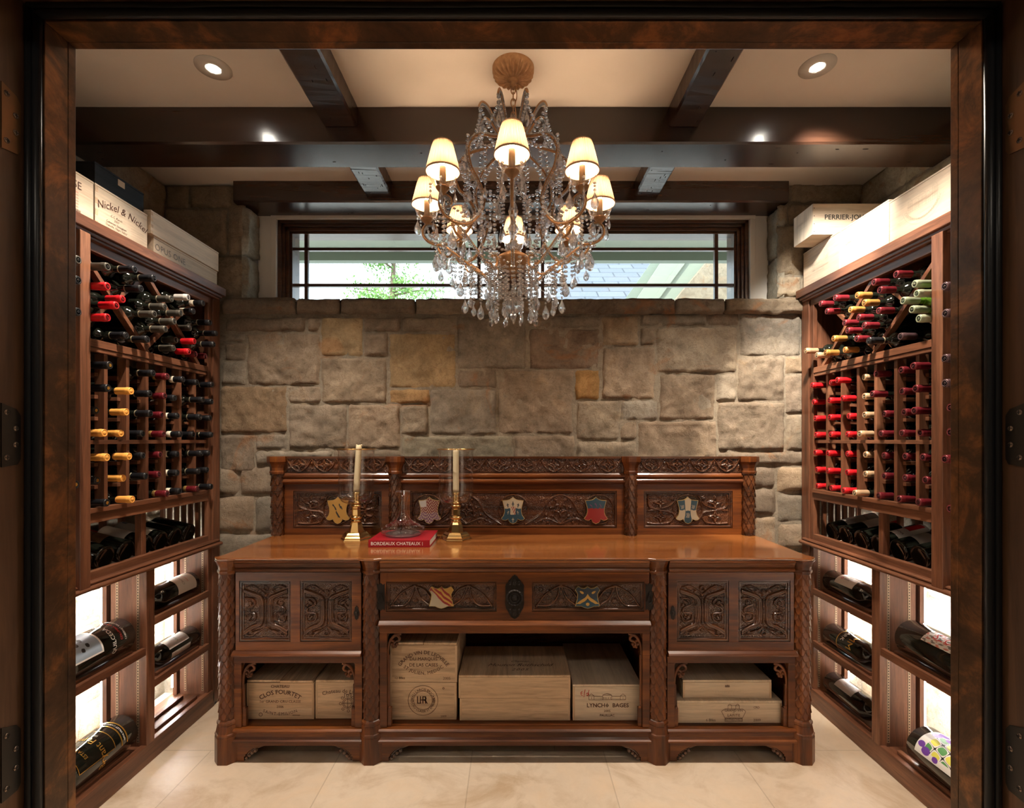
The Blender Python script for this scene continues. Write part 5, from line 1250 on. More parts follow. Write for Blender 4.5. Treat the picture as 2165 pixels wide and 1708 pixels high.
# ---- backboard
YB=2.770
bb=MB(); px3=[(620,807,1361) ,]
pb=[(ux(620,YB),ux(807,YB)),(ux(867,YB),ux(1304,YB)),(ux(1361,YB),ux(1549,YB))]
panel_face(bb,SX-1.30,SX+1.30,ZT,1.205,YB,YB+.035,[(a,b,.959,1.166) for a,b in pb])
bk=part('backboard',bb,oak['x'],sb)
for i,(a,b) in enumerate(pb): carved(bk,a,b,.959,1.166,YB,long_vines if i==1 else vines_shield(1),res=.0021)
m=MB()
mp=[(YB+.03,1.204),(YB-.006,1.204),(YB-.012,1.209),(YB-.020,1.214),(YB-.022,1.221),(YB-.014,1.227),(YB-.008,1.236),(YB-.012,1.239),(YB-.017,1.245),(YB-.017,1.252),(YB-.010,1.257),(YB-.004,1.266),(YB+.03,1.268)]
BPX=[ux(588.5,YB),ux(837,YB),ux(1332.5,YB),ux(1581,YB)]
for a,b in zip(BPX[:-1],BPX[1:]): part('crest_moulding',MB().extr(mp,a+.02,b-.02,'x'),oak['x'],bk)
for a,b in zip(BPX[:-1],BPX[1:]):
    m=MB(); a2,b2=a+.050,b-.050; R=RF(b2-a2,.072,.0018); frieze(R); R.mesh((a2+b2)/2,YB-.001,1.3095,m)
    m.box(a+.02,b-.02,YB,YB+.03,1.269,1.3575); m.box(a+.02,b-.02,YB-.010,YB+.03,1.3465,1.3578); m.box(a+.02,b-.02,YB-.006,YB-.0005,1.268,1.2725)
    m.box(a+.02,a2-.001,YB-.008,YB-.0005,1.2730,1.346); m.box(b2+.001,b-.02,YB-.008,YB-.0005,1.2730,1.346)
    part('carved_frieze',m,oakdark,bk)
for x in BPX:
    m=MB(); k=1/math.cos(PI/8); cy=YB-.006
    octo(m,x,cy,[(.037*k,1.262),(.0395*k,1.270),(.0395*k,1.276),(.036*k,1.280),(.037*k,1.296),(.043*k,1.314),(.0515*k,1.330),(.0515*k,1.346),(.050*k,1.3585)])
    o=part('backboard_post',m,oak['z'],bk); m=MB(); scale_shaft(m,x,cy,.0345,ZT+.0005,1.264,8,.030,.011,True); part('leaf_shaft',m,oakdark,o)
for cx,art,mats in ((714.4,art_birds,[rimg,gold_,sblack]),(907.5,art_check,[rimg,sivory,smar,greylab,sviolet]),(1084.5,art_cross,[rimg,sivory,sblue,sred,sdark]),(1259.8,art_redb,[rimg,sred,sblue,sviolet]),(1454,art_quart,[rimg,sivory,sblue])):
    shield(bk,ux(cx,YB),1.0575,.132,.151,YB+.006,art,mats,0,.007)
# ------------------------------------------------------------------ on the sideboard
def hurricane(x,y,lean,label,rz,tall=True,hg=1.0):
    t=thing('hurricane_candlestick',(x,y,ZT+.0006),label,'candle holder','hurricane candlesticks on the sideboard'); t.rotation_euler=(0,0,rz)
    m=MB(); H=lambda pr,n=6,sm=False: m.lathe(pr,n,smooth=sm,rot=0)
    H([(.086,.0),(.086,.004),(.078,.010),(.078,.016),(.070,.024),(.066,.030),(.056,.040)])
    H([(.040,.0405),(.036,.060),(.031,.080),(.026,.092)])
    m.lathe([(.024,.0915),(.028,.096),(.028,.101),(.021,.106),(.030,.112),(.035,.117),(.030,.124),(.020,.128)],24)
    H([(.0225,.128),(.0225,.158),(.020,.162),(.022,.166),(.022,.172)])
    m.lathe([(.022,.172),(.029,.176),(.029,.180),(.024,.184),(.020,.188)],24)
    m.lathe([(.024,.189),(.024,.196),(.017,.200),(.020,.210),(.015,.218),(.022,.226),(.017,.234),(.021,.242),(.021,.250),(.015,.2505)],24)
    part('brass_stem',m,brass,t,world=False)
    g=MB(); pr=[(.018,.1885),(.055,.192),(.078,.205),(.090,.228),(.093,.255),(.093,.44),(.0945,.465),(.100,.478)]
    g.lathe(pr,48); g.f=g.f[:-2] if False else g.f
    # drop caps (keep open ends)
    keep=[i for i,f in enumerate(g.f) if len(f)==4]; g.f=[g.f[i] for i in keep]; g.m=[g.m[i] for i in keep]; g.sm=[g.sm[i] for i in keep]
    part('glass_shade',g,thinglass,t,world=False)
    m=MB(); m.tube([(.1005*math.cos(a),.1005*math.sin(a),.4785) for a in np.linspace(0,2*PI,49)[:-1]],.0024,8,closed=True); part('brass_rim',m,brass,t,world=False)
    m=MB(); top=.500 if lean else .4775; n=14; pts=[];rr=[]
    for i in range(n+1):
        q=i/n; pts.append((lean*q,0,.2515+(top-.2515)*q)); rr.append(.0165-.001*q)
    m.tube(pts,rr,16); 
    r=random.Random(5)
    for k in range(7): a=r.uniform(0,2*PI); m.ball((lean+.013*math.cos(a),.013*math.sin(a),top-.002*r.random()),.0035+.002*r.random(),7,5)
    part('candle',m,plain('ivory_wax_'+('a' if lean else 'b'),(.74,.64,.42),.45),t,world=False)
    part('wick',MB().tube([(lean,0,top),(lean+.001,0,top+.008)],.0008,5),sblack,t,world=False)
hurricane(ux(753.5,2.645),2.645,.014,'left brass candlestick with tall glass shade and leaning ivory candle',0.0)
hurricane(ux(964,2.645),2.645,0,'right brass candlestick with tall glass shade and shorter upright candle',0.0)
bt=thing('hardcover_book',(-.561,2.58,ZT),'large red hardcover book with white spine lettering under the decanter','book')
redc=plain('red_cover',(.30,.007,.015),.42); 
m=MB(); m.box(-.7126,-.410,2.444,2.712,.9220,.9250); m.box(-.7126,-.410,2.444,2.712,.9545,.9575); m.box(-.7126,-.410,2.441,2.4450,.9220,.9575); part('cover',m,redc,bt,.0012)
m=MB(); m.box(-.709,-.414,2.4455,2.708,.9252,.9543); part('page_block',m,plain('page_edges',(.62,.57,.48),.8),bt)
m=MB(); text_on(m,'BORDEAUX CHATEAUX',.0228,(-.578,2.4410,.9400),(1,0,0),(0,0,1),spacing=.98,bold=.006); lines_on(m,[[(0,-.009),(0,.009)]],(-.446,2.4410,.9400),(1,0,0),(0,0,1),.0015)
part('spine_lettering',m,whiteink,bt)
m=MB(); m.add([(-.60+.05*math.cos(t)*1.5,2.62+.05*math.sin(t),.9580) for t in np.linspace(0,2*PI,30)[:-1]],[tuple(range(29))]); m2=MB(); m2.tube([(-.59+.10*math.cos(t),2.60+.06*math.sin(t),.958) for t in np.linspace(0,2*PI,40)[:-1]],.0012,5,closed=True); part('cover_emblem',m2,plain('dark_red_print',(.25,.006,.012),.5),bt)
dc=thing('wine_decanter',(ux(852,2.575),2.575,.9585),'clear wide-bottomed glass decanter standing on the red book','decanter')
g=MB(); g.lathe([(.0001,.004),(.06,.001),(.085,.004),(.108,.014),(.113,.024),(.107,.034),(.085,.050),(.058,.066),(.038,.084),(.026,.105),(.0185,.130),(.0175,.150),(.022,.180),(.030,.205),(.0365,.226)],56); g.f=[f for f in g.f if len(f)<=4]; g.m=[0]*len(g.f); g.sm=[True]*len(g.f)
part('glass_body',g,thinglass,dc,world=False)
m=MB(); m.tube([(.0365*math.cos(a),.0365*math.sin(a),.226) for a in np.linspace(0,2*PI,41)[:-1]],.0012,6,closed=True); part('glass_lip',m,crystal,dc,world=False)
m=MB(); m.lathe([(.0001,.0015),(.058,.0015),(.09,.005),(.088,.010),(.05,.009),(.0001,.012)],40); part('glass_foot',m,crystal,dc,world=False)
m=MB()
for k in range(30):
    a=2*PI*k/30
    for rr_,z in ((.1075,.034),(.086,.050),(.0625,.064)):
        m.ball((rr_*math.cos(a+(z*20)),rr_*math.sin(a+(z*20)),z),.0028,5,4,0,(1,1,.6))
part('cut_facets',m,crystal,dc,world=False)
# ------------------------------------------------------------------ crates in the sideboard
def shelf_crate(x0,x1,y0,dep,z0,z1,label,marks=None,mat=crate_d,lid=True,planks=1,seed=0,nails=True):
    t=thing('wine_crate',((x0+x1)/2,y0+dep/2,z0),label,'wine crate','wooden wine crates inside the sideboard'); lt_=.010 if lid else 0
    m=MB(); m.box(x0,x1,y0,y0+dep,z0,z1-lt_-.0008); part('crate_body',m,mat['x'],t,.0012)
    r=random.Random(seed)
    if lid:
        w=(x1-x0)/planks
        for k in range(planks):
            dz=r.uniform(0,.003) if planks>1 else 0; g=.002 if planks>1 else 0
            m=MB(); m.box(x0+k*w+g,x0+(k+1)*w-g,y0-(.006 if planks>1 else .001)*(k%2),y0+dep,z1-lt_+dz,z1+dz); part('lid_board',m,mat['y'],t,.001)
    for q0,q1 in ((x0+.0001,x0+.010),(x1-.010,x1-.0001)): part('end_strip',MB().box(q0,q1,y0-.0008,y0+.001,z0+.001,z1-lt_-.002),crate_d['z'],t)
    if marks:
        m=MB(); marks(m,((x0+x1)/2,y0-.0008,(z0+z1-lt_)/2),(1,0,0),(0,0,1)); part('printed_mark',m,[ink,faint,grayink,redink],t)
    return t
def clos(m,O,U,V):
    text_on(m,'CHATEAU',.019,O,U,V,0,0,.068,bold=.01); text_on(m,'CLOS FOURTET',.0285,O,U,V,0,0,.042,warp=arc(.17),bold=.01)
    text_on(m,'1er GRAND CRU CLASSE',.0175,O,U,V,0,0,-.002); text_on(m,'2006',.0165,O,U,V,0,0,-.026); text_on(m,'SAINT-EMILION',.020,O,U,V,0,0,-.060,warp=arc(.20,False),spacing=1.2)
    text_on(m,'#####',.012,O,U,V,0,.075,-.065); lines_on(m,[circ(-.09,-.062,.008,16)],O,U,V,.002)
def chl(m,O,U,V):
    O=(O[0]-.01,O[1],O[2])
    text_on(m,'Chateau de Lam',.026,O,U,V,0,.01,.045,warp=arc(.26))
    lines_on(m,[circ(.045,-.012,.024,20),circ(.045,-.012,.018,20),[(.021,-.012),(.069,-.012)],[(.045,.012),(.045,-.036)],[(.03,.012),(.03,.035),(.045,.026),(.06,.035),(.06,.012)]],O,U,V,.0022)
    for k in range(8): lines_on(m,[circ(.045+.034*math.cos(k*.8),-.012+.036*math.sin(k*.8),.006,8)],O,U,V,.002)
    text_on(m,'#### #  #',.009,O,U,V,1,-.085,-.068)
def leo(m,O,U,V):
    text_on(m,'GRAND VIN DE LEOVILLE',.0235,O,U,V,0,0,.052,warp=arc(.135),bold=.004); text_on(m,'DU MARQUIS',.0215,O,U,V,0,0,.022); text_on(m,'DE LAS CASES',.0215,O,U,V,0,0,-.006)
    text_on(m,'ST JULIEN, MEDOC',.0215,O,U,V,0,0,-.044,warp=arc(.14,False),spacing=1.1); text_on(m,'12 Blles',.016,O,U,V,0,-.11,-.066); text_on(m,'2005',.018,O,U,V,0,.108,-.068)
def lar(m,O,U,V):
    lines_on(m,[circ(0,.004,.069,40),circ(0,.004,.043,40)],O,U,V,.0018)
    text_on(m,'CHAU LARCIS DUCASSE',.0165,O,U,V,0,0,.054,warp=arc(.050)); text_on(m,'GD CRU CLASSE ST EMILION',.0145,O,U,V,0,0,-.047,warp=arc(.052,False))
    text_on(m,'LR',.050,O,U,V,0,-.004,.004); text_on(m,'H',.05,O,U,V,0,.0,.004); text_on(m,'12 Blles',.010,O,U,V,1,-.085,-.070); text_on(m,'2009',.014,O,U,V,0,.095,-.070); lines_on(m,[circ(.095,.060,.004,12)],O,U,V,.002)
def lyn(m,O,U,V):
    text_on(m,'LYNCH',.026,O,U,V,0,-.052,-.008,bold=.014); text_on(m,'BAGES',.026,O,U,V,0,.062,-.008,bold=.014); text_on(m,'2005',.0155,O,U,V,0,0,-.034); text_on(m,'PAUILLAC',.0155,O,U,V,0,0,-.054,bold=.006)
    P=[[(-.085,.018),(-.085,.036),(-.073,.046),(-.061,.036),(-.061,.018)],[(-.021,.018),(-.021,.040),(.0,.048),(.021,.040),(.021,.018)],[(.085,.018),(.085,.036),(.073,.046),(.061,.036),(.061,.018)],[(-.085,.018),(.085,.018)],[(-.061,.034),(-.021,.034)],[(.021,.034),(.061,.034)],[(-.021,.040),(.021,.040)],[(-.085,.036),(-.061,.036)],[(.085,.036),(.061,.036)]]
    P+=[[(x,.022),(x,.030)] for x in (-.073,-.015,-.006,.006,.015,.073)]; P+=[[(x,.025),(x+.002,.025)] for x in np.linspace(-.056,-.026,6)]+[[(x,.025),(x+.002,.025)] for x in np.linspace(.026,.056,6)]
    lines_on(m,P,O,U,V,.0016); m_=[[(-.140,.040+.0),(-.142,.052),(-.135,.058)],[( -.142,.049),(-.134,.049)],[(-.140,.040),(-.133,.038)],[(-.128,.030),(-.122,.066)],[(-.110,.036),(-.104,.064)],[(-.118,.046),(-.110,.050),(-.104,.044),(-.110,.036),(-.118,.04)]]
    m_=[[(a+.02,b) for a,b in q] for q in m_]; lines_on(m,m_,O,U,V,.0022,3)
    lines_on(m,[circ(.0,-.008,.006,8),[(0,-.018),(0,.004)],[(-.008,-.008),(.008,-.008)]],O,U,V,.0018)
def laf(m,O,U,V):
    O=(O[0]+.018,O[1],O[2])
    lines_on(m,[[(-.056,.008),(-.040,.020),(.040,.020),(.056,.008),(.040,-.022),(-.040,-.022),(-.056,.008)],[(-.040,-.024),(.040,-.024),(.040,-.038),(-.040,-.038),(-.040,-.024)],[(-.026,.020),(-.026,.036),(-.018,.042),(-.010,.036),(.010,.036),(.018,.042),(.026,.036),(.026,.020)],[(-.026,.036),(-.010,.036)],[(.010,.036),(.026,.036)],[(-.010,.036),(-.010,.020)],[(.010,.036),(.010,.020)]],O,U,V,.0016)
    text_on(m,'GRAND VIN',.0155,O,U,V,0,0,.012); text_on(m,'DE',.007,O,U,V,0,0,.002); text_on(m,'LAFITE',.0175,O,U,V,0,0,-.010,spacing=1.15); text_on(m,'ROTHSCHILD',.0135,O,U,V,0,0,-.031)
    text_on(m,'CRD',.014,O,U,V,0,.105,.026); text_on(m,'2009',.017,O,U,V,0,.107,-.032); text_on(m,'6 Blles',.017,O,U,V,0,-.105,-.032)
def yq(m,O,U,V):
    text_on(m,"Chateau d'Yquem",.0165,O,U,V,1,0,-.006,shear=.45); lines_on(m,[[(-.010,.016),(-.008,.024),(-.003,.018),(0,.025),(.003,.018),(.008,.024),(.010,.016),(-.010,.016)]],O,U,V,.0022,0)
cz0=.1512
cl=shelf_crate(-1.2395,-.927,2.31,.42,cz0,.331,'crate with an arched name print in the left compartment, its lid boards lifted',clos,planks=2,seed=2)
shelf_crate(-.921,-.690,2.315,.42,cz0,.331,'crate with gothic lettering and a coat of arms, partly behind the left inner post',chl)
shelf_crate(-.574,-.263,2.306,.42,cz0,.3245,'crate with a round monogram seal, bottom left of the middle compartment',lar,lid=False)
shelf_crate(-.572,-.260,2.306,.42,.3252,.508,'crate with five arched lines of print, standing on the seal crate, lid boards splintered',leo,planks=2,seed=5)
shelf_crate(-.248,.264,2.30,.33,cz0,.2545,'wide blank crate under the scripted one in the middle compartment',None,lid=False)
mc=shelf_crate(-.2525,.265,2.298,.325,.2552,.3615,'wide flat crate with script on its lid, in the middle compartment')
m=MB(); U,V=(1,0,0),(0,1,0)
text_on(m,'Chateau',.026,(.03,2.44,.3618),U,V,shear=.5); text_on(m,'Mouton Rothschild',.040,(.03,2.40,.3618),U,V,shear=.5); text_on(m,'2005',.032,(.03,2.352,.3618),U,V,shear=.4,spacing=1.3)
lines_on(m,[[(-.24,-.04),(-.24,.27)],[(.215,-.04),(.215,.27)],[(.225,-.04),(.225,.27)]],(0,2.345,.3618),U,V,.0015,1); part('printed_mark',m,[ink,faint],mc)
shelf_crate(.276,.594,2.30,.465,cz0,.318,'crate with a long country house print and red pen scribble, right of the middle compartment',lyn,mat=crate)
shelf_crate(.752,1.234,2.279,.36,cz0,.2535,'wide pale crate with a crest print, bottom of the right compartment',laf,mat=crate)
shelf_crate(.786,1.196,2.30,.33,.2545,.3385,'pale crate with small crown and script, on top in the right compartment',yq,mat=crate)
# ------------------------------------------------------------------ chandelier
CY=1.953; CX=0.0
ch=thing('crystal_chandelier',(CX,CY,ZC),'gilded eight-arm crystal chandelier with pleated cream shades hanging from the ceiling','chandelier')
def CP(name,mb,mats,parent=ch,**k): return part(name,mb,mats,parent,world=True,**k)
def W(r,az,z): return (CX+r*math.cos(az),CY+r*math.sin(az),EYE+z)
# canopy (fluted)
m=MB(); n=220; prof=[(.082,.0),(.082,-.012),(.079,-.018),(.074,-.019),(.066,-.028),(.050,-.036),(.032,-.045),(.020,-.047)]
P=np.zeros((len(prof),n,3))
for j,(r,z) in enumerate(prof):
    for k in range(n):
        a=2*PI*k/n; f=(.009*abs(math.sin(a*11)) if 3<=j<=5 else 0); P[j,k]=(CX+(r+f*.6)*math.cos(a),CY+(r+f*.6)*math.sin(a),ZC+z-f)
m.grid(P,0,True,wrap=True); m.lathe([(.0202,-.040),(.022,-.046),(.018,-.052),(.010,-.056),(.012,-.064),(.007,-.070),(.0001,-.072)],20,(CX,CY,ZC)); CP('canopy',m,gilt)
z=ZC-.070
for k in range(5):
    m=MB(); a=PI/2*(k%2); pts=[]
    for t in np.linspace(0,2*PI,21)[:-1]:
        p=.0085*math.cos(t); q=.0165*math.sin(t); pts.append((CX+p*math.cos(a),CY+p*math.sin(a),z-.014+q))
    m.tube(pts,.0024,6,closed=True); CP('chain_link',m,gilt); z-=.0255
m=MB(); m.tube(cv([(CX+.004,CY,ZC-.06),(CX+.014,CY,ZC-.10),(CX+.008,CY,ZC-.15),(CX+.012,CY,ZC-.19),(CX+.002,CY,ZC-.21)],6),.0018,6); CP('power_cord',m,gilt)
# central column
m=MB(); m.lathe([(.006,-.205),(.010,-.212),(.006,-.225),(.013,-.235),(.005,-.250),(.005,-.70),(.012,-.715),(.060,-.742),(.062,-.752),(.058,-.757),(.052,-.776),(.035,-.795),(.012,-.805),(.008,-.83),(.0001,-.832)],32,(CX,CY,ZC)); CP('centre_column',m,gilt)
def lumpy(m,c,r,h,n=8,seed=0):
    m.lathe([(.001,h/2),(r*.55,h*.36),(r,0),(r*.7,-h*.3),(.001,-h/2)],n,c,smooth=False)
m=MB()
for (z,r,h) in ((1.255,.020,.05),(1.215,.028,.03),(1.12,.016,.07),(1.05,.018,.06),(.98,.015,.05),(.90,.020,.08),(.83,.022,.05),(.76,.034,.035)): lumpy(m,(CX,CY,EYE+z),r,h,10)
CP('glass_spindle',m,crystal)
m=MB(); m.ball((CX,CY,EYE+.530),.034,24,16); lumpy(m,(CX,CY,EYE+.58),.015,.03); lumpy(m,(CX,CY,EYE+.487),.014,.05,10); CP('glass_ball',m,crystal)
# crystals
def bead(m,c,r=.0082): m.lathe([(.0006,r*.62),(r*.75,r*.42),(r,0),(r*.75,-r*.42),(.0006,-r*.62)],6,c,smooth=False)
def strand(m,pts,r=.0080,sp=.0168):
    P=[Vector(p) for p in pts]; acc=0; bead(m,P[0],r)
    for a,b in zip(P[:-1],P[1:]):
        L_=(b-a).length; t=sp-acc
        while t<=L_: bead(m,a.lerp(b,t/L_),r); t+=sp
        acc=L_-(t-sp)
def ST(p,*a):
    m=MB(); strand(m,p,*a); CP('crystal_strand',m,crystal)
def hangpt(az,r,z0,z1,n=6): return [W(r,az,z0+(z1-z0)*i/n) for i in range(n+1)]
def sag(p,q,s,n=12):
    p,q=Vector(p),Vector(q); return [tuple(p.lerp(q,i/n)-Vector((0,0,s*4*(i/n)*(1-i/n)))) for i in range(n+1)]
def almond(w,h,d):
    m=MB(); pr=[(0.02,1.0),(.16,.86),(.42,.62),(.78,.34),(.98,.10),(1.0,-.08),(.80,-.34),(.42,-.5),(.02,-.56)]
    n=8; vs=[];fs=[]
    for (r,t) in pr:
        for k in range(n):
            a=2*PI*k/n+PI/8; vs.append((w/2*r*math.cos(a),d/2*r*math.sin(a),-h*(1-t)/1.56))
    for j in range(len(pr)-1):
        for k in range(n): fs.append((j*n+k,j*n+(k+1)%n,(j+1)*n+(k+1)%n,(j+1)*n+k))
    fs+=[tuple(range(n-1,-1,-1)),tuple((len(pr)-1)*n+k for k in range(n))]
    m.add(vs,fs); m.lathe([(.0005,.012),(.0042,.008),(.0042,.004),(.0005,0)],6,smooth=False); return m
AL={'big':almond(.040,.078,.020).mesh('pendant_crystal',[crystal]),'mid':almond(.030,.060,.016).mesh('pendant_crystal',[crystal]),'small':almond(.015,.040,.011).mesh('pendant_crystal',[crystal])}
npend=[0]
def pend(kind,p,rz=0):
    npend[0]+=1
    o=link('pendant_crystal',AL[kind],ch,Vector(p)-ch.location,(0,0,rz)); return o
fab_m=bpy.data.materials.new('pleated_silk'); fab_m.use_nodes=True; nt=fab_m.node_tree; nt.nodes.clear()
o_=nt.nodes.new('ShaderNodeOutputMaterial'); d_=nt.nodes.new('ShaderNodeBsdfDiffuse'); t_=nt.nodes.new('ShaderNodeBsdfTranslucent'); mx=nt.nodes.new('ShaderNodeMixShader')
d_.inputs[0].default_value=(.80,.66,.50,1); t_.inputs[0].default_value=(.42,.29,.185,1); mx.inputs[0].default_value=.22
L(nt,d_.outputs[0],mx.inputs[1]); L(nt,t_.outputs[0],mx.inputs[2]); L(nt,mx.outputs[0],o_.inputs[0])
trimf=plain('shade_trim',(.72,.50,.30),.8); sleeve=plain('candle_sleeve',(.80,.62,.42),.6,emit=(1,.6,.3),es=0.); 
bulbm=plain('bulb_glow',(1,1,1),.3,emit=(1,.67,.42),es=660)
# one radial arm, built once and copied
def arm_mb():
    pass
lyre=[(.012,1.19),(.06,1.170),(.0999,1.150),(.1703,1.1275),(.2136,1.088),(.2292,1.0438),(.2136,.9885),(.1772,.950),(.1516,.8965),(.1703,.8378),(.2203,.7848),(.2833,.7678),(.329,.778),(.3533,.803),(.3533,.832),(.335,.850),(.3085,.844),(.305,.822),(.318,.814)]
diag=[(.2833,.764),(.262,.757),(.240,.742),(.190,.702),(.134,.658),(.105,.652),(.088,.668),(.086,.690),(.100,.702),(.112,.694)]
curl=[(.300,.762),(.285,.735),(.262,.722),(.244,.728),(.240,.745)]
plume=[(.010,1.14),(.045,1.185),(.075,1.235),(.105,1.285),(.128,1.296),(.140,1.276)]
def arm(az,nmk):
    ca,sa=math.cos(az),math.sin(az)
    a=bpy.data.objects.new('arm',None); 
    m=MB(); 
    for pts,r in ((lyre,.0068),(diag,.0062),(curl,.0058)):
        C_=cv(pts,6); m.tube([W(p[0],az,p[1]) for p in C_],r,6,flat=.7)
    o=CP('candle_arm',m,gilt)
    b=MB()
    for pts in (lyre,diag):
        C_=cv(pts,6); acc=0
        side=Vector((-sa,ca,0))
        for p,q in zip(C_[:-1],C_[1:]):
            A=Vector(W(p[0],az,p[1])); B=Vector(W(q[0],az,q[1])); t=(B-A); ln=t.length
            if ln<1e-6: continue
            t.normalize(); nrm=t.cross(side)
            while acc<ln:
                c=A+t*acc
                for sg in(-1,1): b.ball(tuple(c+side*(sg*.0045)+nrm*.0062),.0031,5,3)
                acc+=.0068
            acc-=ln
    CP('bead_trim',b,beadglass,o)
    # candle cup, bobeche, sleeve, shade
    r0=.340; zc=.862
    c=W(r0,az,0)
    m=MB(); n=24; pr=[(.004,.846),(.010,.852),(.022,.868),(.0235,.872),(.010,.873)]; P=np.zeros((len(pr),n*2,3))
    for j,(r,z) in enumerate(pr):
        for k in range(n*2): aa=2*PI*k/(n*2); P[j,k]=(c[0]+(r+(.0012*math.cos(aa*n) if j in(2,3) else 0))*math.cos(aa),c[1]+(r+(.0012*math.cos(aa*n) if j in(2,3) else 0))*math.sin(aa),EYE+z)
    m.grid(P,0,True,wrap=True); CP('candle_cup',m,gilt)
    m=MB(); n=48; pr=[(.012,.874),(.026,.876),(.040,.886),(.048,.902),(.050,.915)]; P=np.zeros((len(pr),n,3))
    for j in range(len(pr)):
        jj=j if j<len(pr) else 2*len(pr)-1-j; r,z=pr[jj]; th=-.0028 if j>=len(pr) else 0; f=jj/(len(pr)-1)
        for k in range(n):
            aa=2*PI*k/n; q=abs(math.sin(aa*3)); rr_=(r+th*(1 if jj<4 else .3))*(1-.16*f*(1-q)); P[j,k]=(c[0]+rr_*math.cos(aa),c[1]+rr_*math.sin(aa),EYE+z+.010*f*(q-.5)-(.002 if th and jj<4 else 0)*-1)
    m.grid(P,0,True,wrap=True); CP('glass_drip_pan',m,thinglass)
    m=MB(); m.lathe([(.0112,.8735),(.0112,.942),(.010,.944),(.0001,.944)],16,(c[0],c[1],EYE)); CP('candle_sleeve',m,sleeve)
    m=MB(); m.ball((c[0],c[1],EYE+.965),.0105,10,8,0,(1,1,1.7)); CP('bulb',m,bulbm)
    m=MB(); n=180; P=np.zeros((7,n,3))
    for j in range(7):
        t=j/6; r=.058+(.0335-.058)*t; 
        for k in range(n): aa=2*PI*k/n; rr_=r+.0021*math.sin(aa*30)*(1 if 0<j<6 else .3); P[j,k]=(c[0]+rr_*math.cos(aa),c[1]+rr_*math.sin(aa),EYE+.926+.098*t)
    m.grid(P,0,True,wrap=True); s_=CP('lamp_shade',m,fab_m)
    m=MB(); 
    for z,r in ((.926,.0585),(.931,.0575)): pass
    m.lathe([(.0590,.9235),(.0592,.930),(.0572,.9305),(.0572,.9238),(.0590,.9235)],60,(c[0],c[1],EYE)); m.f=[f for f in m.f if len(f)==4]; m.m=[0]*len(m.f); m.sm=[True]*len(m.f); CP('shade_trim',m,trimf,s_); m=MB(); m.lathe([(.0340,1.0205),(.0338,1.0255),(.0325,1.0252),(.0328,1.0205),(.0340,1.0205)],48,(c[0],c[1],EYE)); m.f=[f for f in m.f if len(f)==4]; m.m=[0]*len(m.f); m.sm=[True]*len(m.f)
    CP('shade_trim',m,trimf,s_)
    # pendants round the drip pan and scrolls
    for k in range(4):
        aa=az+PI/4+k*PI/2; p=(c[0]+.043*math.cos(aa),c[1]+.043*math.sin(aa),EYE+.884)
        bb=MB(); bead(bb,(p[0],p[1],p[2]),.0062); bead(bb,(p[0],p[1],p[2]-.010),.005); CP('crystal_strand',bb,crystal); pend('small' if k%2 else 'mid',(p[0],p[1],p[2]-.030),aa)
    pend('big',W(.300,az,.742),az); pend('mid',W(.252,az,.712),az+.6)
    pend('mid',W(.240,az,1.030),az+.4)
    s2=MB(); ST(hangpt(az,.252,.722,.712,2)); ST(hangpt(az,.2292,1.10,1.045)); ST(hangpt(az,.318,.812,.760)); pass
NA=8; az0=-PI/2-.012
AZ=[az0+k*PI/4 for k in range(NA)]
for k,a in enumerate(AZ): arm(a,k)
for k in range(NA):
    a=AZ[k]+PI/8
    m=MB(); m.tube([W(p[0],a,p[1]) for p in cv(plume,6)],[.0062]*31,6,flat=.7); o=CP('plume_scroll',m,gilt)
    b=MB(); C_=cv(plume,10)
    for p in C_:
        for sg in(-1,1): 
            w=W(p[0],a,p[1]-.008); b.ball((w[0]-math.sin(a)*sg*.004,w[1]+math.cos(a)*sg*.004,w[2]),.0031,5,3)
    CP('bead_trim',b,beadglass,o)
    s=MB(); ST(sag(W(.132,a,1.268),W(.060,a,1.18),.02)); ST(hangpt(a,.136,1.262,1.225)); pass; pend('mid',W(.136,a,1.212),a)
    # drapes
    m=MB(); A=W(.215,AZ[k],1.085); B=W(.215,AZ[(k+1)%NA],1.085); ST(sag(A,B,.035)); pass
    m=MB(); ST(sag(W(.136,a,1.24),W(.21,AZ[k],1.09),.03)); ST(sag(W(.136,a,1.24),W(.21,AZ[(k+1)%NA],1.09),.03)); pass
    m=MB(); ST(sag(W(.34,AZ[k],.84),W(.34,AZ[(k+1)%NA],.84),.085),.0056); pass
    m=MB(); ST(sag(W(.155,AZ[k],.92),W(.155,AZ[(k+1)%NA],.92),.055),.0056); ST(hangpt(a,.140,1.0,.90)); pass; pend('big' if k%2 else 'mid',W(.140,a,.885),a)
    m=MB(); ST(sag(W(.16,AZ[k],.86),W(.055,a,.73),.05)); pass
    # skirt of strands from the lower ring
    for q,(r,zt,zb,kd) in enumerate(((.215,.700,.600,'mid'),(.128,.655,.545,'mid'),(.095,.650,.525,'small'))):
        aa=a+(PI/8 if q%2 else 0); zb+=.012*math.sin(k*2.3+q)
        m=MB(); ST(hangpt(aa,r,zt,zb)); pass; pend(kd,W(r,aa,zb-.012),aa)
    m=MB(); ST(sag(W(.215,a,.70),W(.215,a+PI/4,.70),.075),.0056); pass
    m=MB(); ST(sag(W(.128,AZ[k],.655),W(.03,a,.60),.03)); ST(hangpt(a,.055,.68,.55)); pass
